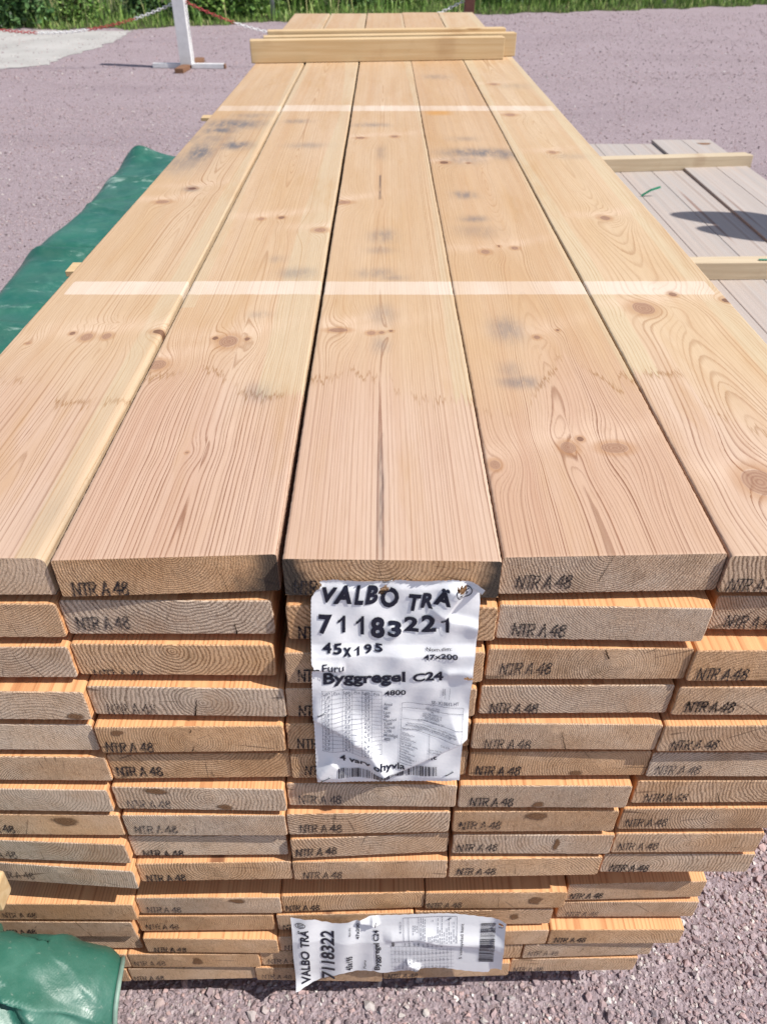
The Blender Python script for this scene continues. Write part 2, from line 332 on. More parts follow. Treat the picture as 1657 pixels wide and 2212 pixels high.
M = dict(
    top=mat_wood_top(), end=mat_wood_end(),
    long=mat_wood_long('wood_inner_face', (0.63, 0.33, 0.155), (0.70, 0.40, 0.195), (0.38, 0.145, 0.055)),
    greyplank=mat_wood_long('wood_silvered_face', (0.46, 0.39, 0.345), (0.40, 0.37, 0.35), (0.28, 0.20, 0.16), grey=1.0),
    batten=mat_batten('batten_yellow', (0.51, 0.355, 0.19), (0.58, 0.435, 0.26), (0.30, 0.16, 0.07)),
    battenold=mat_batten('batten_weathered', (0.46, 0.37, 0.255), (0.54, 0.45, 0.32), (0.29, 0.18, 0.11)),
    ground=mat_ground(), stone=mat_stone(), tarp=mat_tarp(), knot=mat_knot_end(), paper=mat_paper(),
    ink=mat_ink('stamp_ink', (0.03, 0.03, 0.04), 0.25, 0.95, 900.0), inkfaint=mat_ink('stamp_ink_traces', (0.10, 0.08, 0.06), 0.0, 0.45, 500.0), inkpale=mat_ink('stamp_ink_faded', (0.05, 0.055, 0.075), 0.1, 0.75, 900.0),
    print=mat_simple('label_print', (0.013, 0.015, 0.032), 0.5, 0.3, 0.1), small=mat_simple('label_small_print', (0.10, 0.115, 0.17), 0.5, 0.3, 0.1), crack=mat_simple('crack_dark', (0.03, 0.016, 0.01), 0.9, 0.05, 0.3),
    wire=mat_simple('staple_wire', (0.35, 0.36, 0.38), 0.35, 0.5, 0.2, metallic=0.8),
    white=mat_simple('white_paint', (0.74, 0.74, 0.74), 0.55, 0.35, 0.15, 12), brown=mat_simple('red_brown_paint', (0.15, 0.06, 0.045), 0.6, 0.3, 0.3, 15),
    rawend=mat_simple('raw_batten_end', (0.24, 0.13, 0.08), 0.8, 0.1, 0.3, 60), groove=mat_simple('dark_groove', (0.05, 0.04, 0.04), 0.8, 0.1, 0.3),
    red=mat_simple('chain_red', (0.45, 0.055, 0.06), 0.4, 0.4, 0.2), cwhite=mat_simple('chain_white', (0.78, 0.78, 0.78), 0.4, 0.4, 0.1),
    steel=mat_simple('galvanised_steel', (0.40, 0.43, 0.46), 0.5, 0.5, 0.2, 20, metallic=0.4), strap=mat_simple('green_strap', (0.02, 0.22, 0.12), 0.35, 0.5, 0.2),
    hem=mat_simple('tarp_hem', (0.20, 0.30, 0.25), 0.5, 0.4, 0.3, 60),
    soil=mat_simple('verge_soil', (0.10, 0.085, 0.05), 0.95, 0.1, 0.5, 6, 0.6, c2=(0.075, 0.10, 0.035)),
    pave=mat_simple('worn_asphalt', (0.42, 0.405, 0.385), 0.9, 0.15, 0.18, 1.5, 0.3),
    grass=mat_leaf('grass_blade', [(0.0, (0.06, 0.12, 0.025)), (0.5, (0.15, 0.27, 0.05)), (0.85, (0.27, 0.37, 0.10)), (1.0, (0.42, 0.38, 0.19))]),
    leaf=mat_leaf('shrub_leaf', [(0.0, (0.035, 0.075, 0.018)), (0.4, (0.12, 0.24, 0.045)), (1.0, (0.30, 0.44, 0.11))]),
    leafdark=mat_leaf('shrub_leaf_dark', [(0.0, (0.018, 0.04, 0.014)), (0.55, (0.06, 0.14, 0.04)), (1.0, (0.17, 0.31, 0.11))]),
    stem=mat_simple('shrub_stem', (0.12, 0.10, 0.05), 0.8, 0.1, 0.3))

# ================================================================ SETTING
def grid_mesh(name, fx, nu, nv):                        # fx(u,v) -> point
    V = [fx(i/(nu-1), j/(nv-1)) for j in range(nv) for i in range(nu)]
    Fc = [(j*nu+i, j*nu+i+1, (j+1)*nu+i+1, (j+1)*nu+i) for j in range(nv-1) for i in range(nu-1)]
    return arr_mesh(name, V, Fc, True)
gm = arr_mesh('gravel_yard', [(-150, -150, 0), (150, -150, 0), (150, 150, 0), (-150, 150, 0)], [(0, 1, 2, 3)])
props(link('ground', gm, M['ground']), kind='structure')

# worn asphalt patch at the left
edge = [(-900, 66), (283, 66), (262, 82), (214, 101), (150, 121), (96, 140), (40, 146), (-60, 152), (-900, 175)]
pts = []
for a, b in zip(edge, edge[1:]+edge[:1]):
    for q in range(10):
        t = q/10; p = G(a[0]+(b[0]-a[0])*t, a[1]+(b[1]-a[1])*t, 0.004)
        pts.append((p.x+random.uniform(-.05, .05), p.y+random.uniform(-.05, .05), 0.004))
me = bpy.data.meshes.new('worn_road'); me.from_pydata(pts, [], [tuple(range(len(pts)))]); me.update()
props(link('road', me, M['pave']), kind='structure')

# verge: soil strip whose near edge follows the photo
VE = [(-700, 78), (0, 63), (300, 62), (600, 47), (1010, 32), (1300, 24), (1657, 11), (2300, -4)]
VW = [G(x, y, 0) for x, y in VE]
def verge_y(x):
    for a, b in zip(VW, VW[1:]):
        if a.x <= x <= b.x: return a.y + (b.y-a.y)*(x-a.x)/(b.x-a.x)
    return VW[0].y if x < VW[0].x else VW[-1].y
def verge_pt(u, v):
    x = -14 + 30*u; y0 = verge_y(x) + 0.12*math.sin(x*5.3)+0.08*math.sin(x*13.1)
    return (x, y0 + 9*v**1.5, 0.004 + (0.10*v + 0.03*math.sin(x*3+v*9)*v if v > 0 else 0))
props(link('verge', grid_mesh('verge', verge_pt, 160, 10), M['soil']), kind='structure')

# ---- loose stones
def ico(sub):
    bm = bmesh.new(); bmesh.ops.create_icosphere(bm, subdivisions=sub, radius=1)
    v = np.array([q.co[:] for q in bm.verts]); f = np.array([[q.index for q in p.verts] for p in bm.faces]); bm.free(); return v, f
def in_view(P, mx=0.3):
    d = P - np.array(CAM); fwd = d[:, 1]*CP - d[:, 2]*SP; up = d[:, 1]*SP + d[:, 2]*CP
    sx = d[:, 0]/np.maximum(fwd, .01)*F/1657; sy = -up/np.maximum(fwd, .01)*F/2212
    return (fwd > 0.05) & (np.abs(sx) < .5+mx) & (sy > -.5-mx) & (sy < .5+mx)
def stones(n, x0, x1, y0, y1, smin, smax, sub, power=2.2):
    P = np.column_stack([RNG.uniform(x0, x1, n), RNG.uniform(y0, y1, n), np.zeros(n)])
    P = P[in_view(P)]
    keep = ~((np.abs(P[:, 0]+0.02) < 0.44) & (P[:, 1] > 0.1) & (P[:, 1] < 4.7))
    P = P[keep]; n = len(P)
    v, f = ico(sub) if sub else (np.array([(1,0,0),(-1,0,0),(0,1,0),(0,-1,0),(0,0,1),(0,0,-1)], float), np.array([(0,2,4),(2,1,4),(1,3,4),(3,0,4),(2,0,5),(1,2,5),(3,1,5),(0,3,5)]))
    size = smin + (smax-smin)*RNG.random(n)**power
    Q = RNG.normal(size=(n, 4)); Q /= np.linalg.norm(Q, axis=1)[:, None]; a, b, c, d = Q.T
    Rm = np.stack([np.stack([1-2*(c*c+d*d), 2*(b*c-a*d), 2*(b*d+a*c)], 1), np.stack([2*(b*c+a*d), 1-2*(b*b+d*d), 2*(c*d-a*b)], 1), np.stack([2*(b*d-a*c), 2*(c*d+a*b), 1-2*(b*b+c*c)], 1)], 1)
    dv = v[None]*(1 + RNG.uniform(-.5, .25, (n, len(v), 1))) * RNG.uniform(.6, 1.15, (n, 1, 3))
    w_ = np.einsum('nij,nkj->nki', Rm, dv)*(size*0.5)[:, None, None]; w_[:, :, 2] *= 0.8
    w_ += P[:, None, :]; w_[:, :, 2] += (size*0.5*RNG.uniform(.05, .5, n))[:, None]
    Fc = (f[None] + (np.arange(n)*len(v))[:, None, None]).reshape(-1, 3)
    return w_.reshape(-1, 3), Fc, np.repeat(RNG.random(n), len(v))
parts_ = [stones(95000, -0.9, 1.4, -0.45, 1.7, .004, .010, 1, 1.5), stones(11000, -0.9, 1.4, -0.45, 1.8, .009, .019, 1, 1.6), stones(700, -0.9, 1.4, -0.45, 1.8, .014, .026, 1, 2),
          stones(9000, .3, 2.2, .5, 4.5, .004, .016, 1, 2.0), stones(26000, -3.6, -.5, 1.2, 7.5, .004, .018, 0, 2.2), stones(40000, -5.5, 7.5, 3.0, 9.5, .006, .024, 0, 2.4),
          stones(22000, -8, 10, 9, 16, .010, .032, 0, 2.0)]
V, Fc, rn, b = [], [], [], 0
for v_, f_, r_ in parts_: V.append(v_); Fc.append(f_+b); rn.append(r_); b += len(v_)
me = arr_mesh('gravel', np.concatenate(V), np.concatenate(Fc)); attr(me, 'rnd', 'FLOAT', np.concatenate(rn))
props(link('gravel', me, M['stone']), 'loose pink and grey crushed stones covering the yard', 'gravel', kind='stuff')

# ---- grass of the verge
def blades(n, hmin, hmax, depth, wid):
    x = RNG.uniform(-9.5, 11, n); y = np.array([verge_y(q) for q in x]) + RNG.random(n)**1.2*depth - 0.05 + 0.12*np.sin(x*5.3)+0.08*np.sin(x*13.1)
    h = RNG.uniform(hmin, hmax, n)*(0.45 + 0.55*np.clip((y-np.array([verge_y(q) for q in x]))/0.7, 0, 1)); a = RNG.uniform(0, 6.28, n); ln = RNG.uniform(.05, .55, n)*h; ad = RNG.uniform(0, 6.28, n)
    P = np.stack([x, y, np.full(n, .0)], 1); dx = np.stack([np.cos(a), np.sin(a), 0*a], 1)*wid*RNG.uniform(.6, 1.4, n)[:, None]
    lean = np.stack([np.cos(ad)*ln, np.sin(ad)*ln, 0*a], 1); up = np.stack([0*a, 0*a, h], 1)
    V = np.stack([P-dx, P+dx, P+dx*.8+lean*.35+up*.6, P-dx*.8+lean*.35+up*.6, P+lean+up], 1).reshape(-1, 3)
    i = np.arange(n)*5
    Fc = np.concatenate([np.stack([i, i+1, i+2], 1), np.stack([i, i+2, i+3], 1), np.stack([i+3, i+2, i+4], 1)])
    return V, Fc, np.repeat(RNG.random(n), 5)
v1, f1, r1 = blades(15000, .05, .20, 2.2, .006); v2, f2, r2 = blades(2200, .25, .6, 3.5, .009)
me = arr_mesh('verge_grass', np.concatenate([v1, v2]), np.concatenate([f1, f2+len(v1)])); attr(me, 'rnd', 'FLOAT', np.concatenate([r1, r2]))
props(link('verge_grass', me, M['grass']), 'unmown green grass and weeds along the far edge of the gravel', 'grass', kind='stuff')

# ---- leafy shrubs in the verge
def shrub(x, y, wd, ht, n, leafsize, mat, label):
    o = empty('shrub', (x, y, 0.02), label, 'shrub', 'shrubs along the far verge')
    st = MB(); ns = 9; tips = []
    for q in range(ns):
        a = random.uniform(0, 6.28); rr = random.uniform(.1, .5)*wd
        p1 = (math.cos(a)*rr*.5, math.sin(a)*rr*.5, ht*.5); p2 = (math.cos(a)*rr, math.sin(a)*rr, ht*random.uniform(.75, 1))
        st.tube([(math.cos(a)*.04, math.sin(a)*.04, -.02), p1, p2], [.009, .007, .003], 5); tips.append((p1, p2))
    st.build('stem', M['stem'], o)
    V, Fc, rn = [], [], []
    for q in range(n):
        p1, p2 = random.choice(tips); t = random.random()**.8*1.1
        base = Vector((p1[0]*t*1.6, p1[1]*t*1.6, 0)).lerp(Vector(p2), t*.8); base.z = ht*random.uniform(0.02, 1.0)
        base += Vector((random.gauss(0, .16)*wd, random.gauss(0, .16)*wd, random.gauss(0, .05)))
        if base.z < 0: base.z = random.uniform(0, .1)
        d = Vector((random.gauss(0, 1), random.gauss(0, 1)-.35, random.gauss(0.1, .6))).normalized(); s = d.orthogonal().normalized()
        s = Matrix.Rotation(random.uniform(0, 6.28), 3, d) @ s; nn = d.cross(s); L = leafsize*random.uniform(.6, 1.3); wv = L*.32
        b = len(V); V += [base, base+d*L*.45+s*wv+nn*wv*.3, base+d*L, base+d*L*.45-s*wv+nn*wv*.3]; Fc += [(b, b+1, b+2), (b, b+2, b+3)]; rn += [random.random()]*4
    me = arr_mesh('foliage', [v[:] for v in V], Fc); attr(me, 'rnd', 'FLOAT', rn); link('foliage', me, mat, o)
SH = [(35, 60, .9, .9, 900, .10, 'leafdark', 'dark green shrub at the far left edge of the verge'),
      (150, 55, .8, .8, 600, .07, 'leaf', 'mid green shrub just left of the thin grey post on the left verge'),
      (300, 44, .9, .9, 800, .08, 'leafdark', 'dark shrub behind the chain left of the white stand'),
      (452, 46, 1.0, .9, 900, .11, 'leaf', 'bright broad-leaved shrub just right of the white stand'),
      (540, 40, .8, .9, 750, .10, 'leaf', 'broad-leaved green shrub in front of the middle grey post'),
      (650, 30, 1.0, .9, 900, .10, 'leaf', 'bushy green shrub above the left far corner of the planks'),
      (770, 26, .9, .9, 700, .09, 'leafdark', 'dark green shrub behind the left half of the far plank ends'),
      (880, 20, .9, .9, 700, .09, 'leaf', 'light green shrub behind the right half of the far plank ends'),
      (1075, 16, .9, .9, 800, .11, 'leafdark', 'dark leafy shrub just right of the red brown post'),
      (1200, 12, 1.0, .9, 800, .11, 'leaf', 'broad-leaved shrub midway between brown post and right grey post'),
      (1310, 8, 1.0, .9, 900, .12, 'leafdark', 'dark broad-leaved shrub hugging the gravel left of the right grey post'),
      (1500, 0, .9, .8, 600, .08, 'leaf', 'low pale green shrub right of the right grey post')]
for px, py, wd, ht, n, ls, mt, lb in SH:
    p = G(px, py, 0); shrub(p.x, max(p.y, verge_y(p.x))+.30, wd*1.15, ht, int(n*1.7), ls, M[mt], lb)

# ---- thin grey fence posts in the verge
for px, py, lb in ((198, 22, 'thin grey steel post standing in the grass left of the white stand'), (589, 43, 'thin grey steel post standing in the weeds right of the white stand'),
                   (1431, 16, 'thin grey steel post standing in the weeds at the right')):
    p = G(px, py, 0); o = empty('fence_post', (p.x, p.y+.03, 0), lb, 'post', 'thin grey posts along the verge')
    MB().tube([(0, 0, -.1), (0, 0, 1.5)], .036, 12).build('shaft', M['steel'], o, smooth=True)
    MB().tube([(0, 0, 1.5), (0, 0, 1.53)], .042, 12).build('cap', M['steel'], o)

# ================================================================ STANDS AND CHAIN
def white_stand(loc, rz, label):
    o = empty('barrier_stand', loc, label, 'stand', 'white barrier stands', rz)
    MB().box((-.0, -.03, .75), (.135, .04, 1.42), bev=.003).box((0, .014, .75), (.13, .036, 1.42), bev=.003).box((0, .056, .75), (.135, .04, 1.42), bev=.003).build('post', M['white'], o)
    MB().box((.0, -.007, .75), (.132, .0056, 1.40)).box((0, .034, .75), (.132, .0036, 1.40)).build('groove', M['groove'], o)
    MB().box((-.23, .01, .028), (.36, .05, .05), bev=.004).box((.24, .01, .028), (.38, .05, .05), bev=.004).build('foot_bar', M['white'], o)
    MB().box((.44, .01, .027), (.02, .052, .046), bev=.002).build('foot_end', M['rawend'], o)
    MB().box((0, -.21, .026), (.10, .30, .048), bev=.004).box((.02, .30, .026), (.10, .42, .048), bev=.004).build('cross_bar', M['rawend'], o)
    MB().tube([(-.1, 0.01, .63), (.1, .01, .63)], .006, 6).build('hook', M['steel'], o)
    return o
ps = G(405, 148, 0)
white_stand(ps, R_(-4), 'white wooden barrier stand on a cross foot left of the planks')
white_stand(Vector((ps.x-3.1, ps.y-.1, 0)), R_(5), 'white wooden barrier stand beyond the left edge, at the chain end')
pb = Vector(((1012-CX)/F*8.72, ps.y+.15, 0))
o = empty('barrier_post', pb, 'red brown wooden post rising behind the far right corner of the planks', 'post')
MB().box((0, 0, .70), (.115, .115, 1.40), bev=.006).build('shaft', M['brown'], o)
MB().box((0, 0, .025), (.6, .09, .05), bev=.004).build('foot_bar', M['brown'], o)
MB().box((0, .2, .026), (.09, .3, .048), bev=.004).box((0, -.2, .026), (.09, .3, .048), bev=.004).build('cross_bar', M['brown'], o)
def chain(A, B, sag, cols, label):
    A, B = Vector(A), Vector(B); o = empty('barrier_chain', A, label, 'chain', 'red and white barrier chains')
    L = (B-A).length; n = int(L*1.06/.036); mbs = {}
    for i in range(n):
        t = (i+.5)/n; p = (B-A)*t - Vector((0, 0, sag*4*t*(1-t))); tg = ((B-A) - Vector((0, 0, sag*4*(1-2*t)))).normalized()
        key = [c for lim, c in cols if t <= lim][0]; mb = mbs.setdefault(key, MB())
        s = Vector((0, 0, 1)).cross(tg).normalized(); u = tg.cross(s); a = s if i % 2 else u
        ring = [p + tg*math.cos(q*math.pi/5)*.025 + a*math.sin(q*math.pi/5)*.013 for q in range(11)]
        mb.tube(ring, .0042, 5, False)
    for (sec, c), mb in mbs.items(): mb.build('red_links' if c == 'red' else 'white_links', M[c], o, smooth=True)
chain((ps.x-.08, ps.y, .63), (ps.x-3.0, ps.y-.1, .63), .27, [(.155, (0, 'cwhite')), (.34, (1, 'red')), (.53, (2, 'cwhite')), (.8, (3, 'red')), (1.1, (4, 'cwhite'))],
      'red and white plastic chain sagging left from the white stand')
chain((ps.x+.08, ps.y, .65), (pb.x-.06, pb.y, .65), .36, [(.17, (0, 'red')), (.36, (1, 'cwhite')), (.52, (2, 'red')), (.7, (3, 'cwhite')), (.84, (4, 'red')), (1.1, (5, 'cwhite'))],
      'red and white plastic chain between the white stand and the brown post')

# ================================================================ THE PLANK STACK
# each plank end: left and right px of its upper edge, y px of its upper left and right corner, y px of its lower edge
ENDS = '''1 -390 94 1205 1205 1287|108 593 1217 1203 1288|607 1085 1203 1209 1286|1085 1575 1208 1199 1284|1577 2062 1201 1199 1279
2 -340 125 1305 1305 1379|124 585 1298 1298 1374|615 1074 1307 1311 1380|1077 1537 1303 1311 1378|1550 2010 1286 1290 1360
3 -300 144 1398 1398 1468|149 589 1390 1393 1457|612 1047 1412 1410 1475|1053 1500 1403 1402 1468|1503 1950 1407 1405 1471
4 -240 183 1490 1494 1551|184 612 1480 1486 1545|614 1029 1488 1488 1552|1038 1458 1483 1481 1544|1467 1887 1485 1485 1545
5 -210 196 1563 1565 1621|200 609 1574 1570 1625|615 1017 1568 1561 1620|1021 1433 1561 1564 1618|1435 1840 1570 1568 1622
6 -160 226 1632 1635 1681|228 622 1634 1630 1680|624 1011 1635 1627 1680|1015 1408 1627 1625 1678|1410 1800 1627 1627 1678
7 -142 230 1700 1705 1750|238 613 1697 1703 1747|617 986 1691 1695 1742|992 1365 1697 1698 1744|1376 1745 1689 1687 1737
8 -105 255 1757 1760 1803|261 614 1762 1762 1805|617 972 1763 1757 1802|979 1337 1755 1753 1798|1346 1700 1749 1747 1793
9 -78 271 1806 1819 1856|275 616 1809 1807 1849|625 969 1822 1807 1851|978 1327 1803 1804 1845|1329 1652 1802 1801 1842
10 -46 292 1850 1872 1900|291 626 1870 1864 1903|629 966 1865 1861 1900|970 1302 1861 1855 1897|1304 1632 1846 1846 1881
11 -25 289 1952 1954 1982|290 605 1941 1940 1974|605 916 1942 1932 1970|918 1225 1931 1929 1962|1227 1529 1916 1908 1941
12 -20 283 1990 1992 2025|291 588 1982 1979 2009|595 892 1981 1975 2006|895 1195 1973 1967 2001|1208 1510 1950 1949 1982
13 5 296 2019 2019 2055|306 597 2026 2029 2056|599 890 2028 2022 2053|893 1186 2020 2013 2043|1188 1478 2010 2009 2038
14 -15 271 2062 2062 2088|273 557 2062 2062 2089|559 843 2060 2054 2082|846 1129 2053 2045 2072|1132 1415 2046 2038 2066
15 -5 271 2094 2094 2117|274 548 2096 2090 2119|548 824 2089 2093 2114|826 1102 2093 2085 2112|1103 1378 2075 2071 2099'''
TONE = ['g.35 b.9 b.8 g.1 g.45', 't.75 g.0 b.85 g.1 g.15', 'g.05 b.8 t.65 t.6 t.7', 'g.15 g.0 t.6 g.2 t.5', 'g.05 b.85 b.85 t.4 t.45', 't.45 b.85 b.9 b.8 g.2',
        'g.05 g.15 g.2 g.2 t.6', 'b.75 g.1 t.35 b.7 t.45', 'g.1 g.1 t.45 g.15 t.55', 'g.15 b.75 t.6 t.65 g.3', 'b.85 g.3 b.8 t.75 t.6', 'g.35 b.75 t.6 t.55 g.4',
        't.45 b.75 g.3 t.65 b.8', 'g.3 b.75 t.6 t.6 g.35', 't.6 t.45 t.6 t.65 t.55']
PITH = {(0, 0): (.12, .050), (0, 1): (.105, .048), (0, 2): (.088, .0455), (0, 3): (.098, .052), (0, 4): (.10, .055), (1, 1): (.12, .075), (1, 3): (.12, .068), (1, 4): (.10, .08), (2, 1): (.10, .036), (2, 3): (.125, .020), (2, 0): (.14, .06),
        (3, 1): (.117, .022), (3, 3): (.12, .07), (4, 1): (.10, .02), (4, 3): (.085, .03), (6, 1): (.11, .025), (6, 2): (.11, .02), (6, 0): (.11, .04), (6, 4): (.17, .04), (7, 1): (.10, .06), (7, 4): (.12, .03),
        (8, 4): (.10, .02), (8, 0): (.09, .05), (9, 2): (.09, .03), (9, 1): (.10, .035), (9, 0): (.10, .03), (11, 4): (.10, .05)}
PITCHES = [r*.057 if r < 10 else .57 + .0557 + (r-10)*.056 for r in range(15)]
THICK = .0455
planks = {}
def front(row):                                         # fixes x, y, width of every plank from its measured corners
    z = ZTOP - PITCHES[row]; out = []
    for b in ENDS.split('\n')[row].split('|'):
        q = [float(t) for t in b.split()]; q = q[-5:]
        A, B = G(q[0], (q[2]+q[3])/2, z), G(q[1], (q[2]+q[3])/2, z)
        yA, yB = G(q[0], q[2], z).y, G(q[1], q[3], z).y
        out.append(dict(x=A.x, w=B.x-A.x, y=A.y, sk=max(-.014, min(.014, yB-yA)), z=z-THICK))
    for a, b in zip(out, out[1:]):                      # no two planks of a layer may overlap
        if a['x']+a['w'] > b['x']-.001: a['w'] = b['x']-.001-a['x']
    return out
LAYER = [front(r) for r in range(15)]

STROKES = {'N': [((0, 0), (0, 1)), ((0, 1), (.75, 0)), ((.75, 0), (.75, 1))], 'T': [((0, 1), (.8, 1)), ((.4, 0), (.4, 1))],
           'R': [((0, 0), (0, 1)), ((0, 1), (.55, 1)), ((.55, 1), (.7, .78)), ((.7, .78), (.55, .52)), ((.55, .52), (0, .52)), ((.3, .52), (.72, 0))],
           'A': [((0, 0), (.4, 1)), ((.4, 1), (.8, 0)), ((.15, .36), (.65, .36))], '4': [((.6, 0), (.6, 1)), ((.6, 1), (0, .35)), ((0, .35), (.85, .35))],
           '8': [((.15, .54), (.05, .8)), ((.05, .8), (.3, 1)), ((.3, 1), (.6, .92)), ((.6, .92), (.62, .7)), ((.62, .7), (.15, .54)), ((.15, .54), (0, .25)), ((0, .25), (.25, 0)), ((.25, 0), (.65, .08)), ((.65, .08), (.7, .35)), ((.7, .35), (.45, .54)), ((.45, .54), (.15, .54))]}
def stamp_mesh(width, height, base, fy, rs, wmax):
    V, Fc = [], []; x = 0; items = []
    for ch in 'NTR A 48':
        if ch == ' ': x += .45; continue
        items.append((ch, x)); x += .95 if ch != '4' else 1.0
    sx = width/(x-.2); dropout = rs.choice([.02, .06, .12, .3]); slant = rs.uniform(.08, .24); tilt = rs.uniform(-.035, .035); fat = rs.uniform(.85, 1.15)
    for ch, ox in items:
        jx, jz = rs.uniform(-.04, .04), rs.uniform(-.04, .04)
        for (a, b) in STROKES[ch]:
            L = math.hypot((b[0]-a[0])*sx, (b[1]-a[1])*height); n = max(2, int(L/.0010))
            for i in range(n+1):
                if rs.random() < dropout: continue
                t = i/n; ux = ox + jx + a[0]+(b[0]-a[0])*t; uz = a[1]+(b[1]-a[1])*t + jz
                px = (ux + slant*uz)*sx + rs.uniform(-.00025, .00025); pz = base + uz*height + tilt*px + rs.uniform(-.0003, .0003)
                if pz < .0010 or pz > THICK-.001: continue
                r = rs.uniform(.0007, .00125)*fat; b0 = len(V)
                for q in range(6):
                    an = q*math.pi/3+.3; X = px + r*math.cos(an); V.append((X, fy(X), max(.0003, pz + r*math.sin(an))))
                Fc.append(tuple(range(b0, b0+6)))
    me = bpy.data.meshes.new('stamp'); me.from_pydata(V, [], Fc); me.update(); return me

def outline(w, t, rs, n=44):                            # cross-section of a plank, slightly ragged
    r = .003; pts = []
    for i in range(n): pts.append((r+(w-2*r)*i/(n-1), 0 + rs.gauss(0, .00022)))
    pts += [(w-.001, .001), (w+rs.gauss(0, .0002), r)] + [(w+rs.gauss(0, .0003), r+(t-2*r)*q/5) for q in range(1, 5)] + [(w, t-r), (w-.001, t-.001)]
    for i in range(n): pts.append((w-r-(w-2*r)*i/(n-1), t + rs.gauss(0, .00012)))
    pts += [(.001, t-.001), (0, t-r)] + [(rs.gauss(0, .0003), t-r-(t-2*r)*q/5) for q in range(1, 5)] + [(0, r), (.001, .001)]
    return pts
def inner_plank_mesh(w, t, L, sk, pith, par, rs):
    o = outline(w, t, rs); n = len(o); V, Fc, mi = [], [], []
    def ring(y, ins=0.0):
        b = len(V)
        for x, z in o:
            cx, cz = min(max(x, .004), w-.004), min(max(z, .004), t-.004)
            V.append((x+(cx-x)*ins, y + sk*(x/w), z+(cz-z)*ins))
        return b
    a = ring(0, .30); b = ring(.0009, 0); c = ring(.04); d = ring(L)
    ctr = [len(V)+i for i in range(9)]
    for i in range(9): V.append((w*(.1+.1*i), sk*(.1+.1*i), t/2))
    for p0, p1, m in ((a, b, 1), (b, c, 0), (c, d, 0)):
        for i in range(n): Fc.append((p0+i, p1+i, p1+(i+1) % n, p0+(i+1) % n)); mi.append(m)
    near = lambda i: ctr[min(8, max(0, round(o[i][0]/w*10)-1))]
    for i in range(n):
        j = (i+1) % n; ci, cj = near(i), near(j); Fc.append((a+i, a+j, ci)); mi.append(1)
        if ci != cj: Fc.append((a+j, cj, ci)); mi.append(1)
    Fc.append(tuple(d+i for i in range(n))); mi.append(1)
    me = bpy.data.meshes.new('plank'); me.from_pydata(V, [], Fc); me.update()
    me.polygons.foreach_set('material_index', mi)
    Va = np.array(V); rc = np.column_stack([Va[:, 0]-pith[0], Va[:, 1]*.15, Va[:, 2]-pith[1]+Va[:, 1]*rs.uniform(-.004, .004)])
    attr(me, 'ringco', 'FLOAT_VECTOR', rc); attr(me, 'par', 'FLOAT_VECTOR', np.tile(np.array(par), (len(V), 1))); attr(me, 'edge', 'FLOAT', np.zeros(len(V)))
    return me

# ---- features of the five top planks, all measured on the photo
KN = [[(156, 720, 7, 1.0, .7), (187, 728, 13, 1.1, .1), (230, 726, 11, 1.1, .2), (346, 716, 18, .5, .9), (351, 436, 16, .6, .4), (415, 407, 10, .7, .9), (60, 742, 6, .8, .2)],
      [(493, 738, 21, 1.1, .1), (464, 731, 7, 1, .8), (533, 733, 7, 1, .7), (338, 788, 20, .9, .25), (563, 473, 8, 1, .2), (607, 470, 8, 1, .7), (690, 497, 14, .8, .3), (402, 980, 4, 1, .5)],
      [(823, 718, 7, .9, .5), (801, 719, 10, .8, .3), (843, 715, 6, .8, .7), (729, 713, 22, .4, .5), (851, 295, 9, .9, .5), (777, 298, 12, .6, .6), (740, 437, 18, .5, .3)],
      [(1226, 968, 17, 1.05, .1), (1252, 950, 8, 1, .75), (1327, 970, 30, .55, .25), (1158, 729, 8, 1, .5), (1203, 714, 5, 1, .7), (1047, 544, 11, 1, .4), (1076, 532, 5, 1, .9), (1110, 536, 9, .9, .5), (958, 351, 11, .8, .9), (1010, 352, 6, .8, .7), (1068, 1004, 12, 1.2, .2)],
      [(1388, 666, 24, 1.05, .1), (1451, 636, 10, .9, .6), (1568, 649, 12, .8, .9), (1640, 1042, 38, 1.05, .0), (1305, 471, 12, 1, .5), (1191, 329, 9, 1, .4), (1065, 182, 10, .9, .4), (1100, 248, 13, .8, .3)]]
WET = [[(-90, 800), (40, 822), (115, 832), (125, 872), (200, 866), (300, 860)], [(290, 822), (390, 800), (460, 795), (520, 850), (580, 858), (650, 852)],
       [(655, 824), (720, 814), (750, 800), (800, 815), (845, 812), (850, 845), (900, 858), (960, 866), (1000, 855), (1030, 880)],
       [(1030, 890), (1090, 890), (1130, 880), (1215, 765), (1260, 790), (1330, 798), (1345, 850), (1420, 870)], [(1410, 806), (1470, 806), (1500, 850), (1560, 900), (1657, 940), (1800, 960)]]
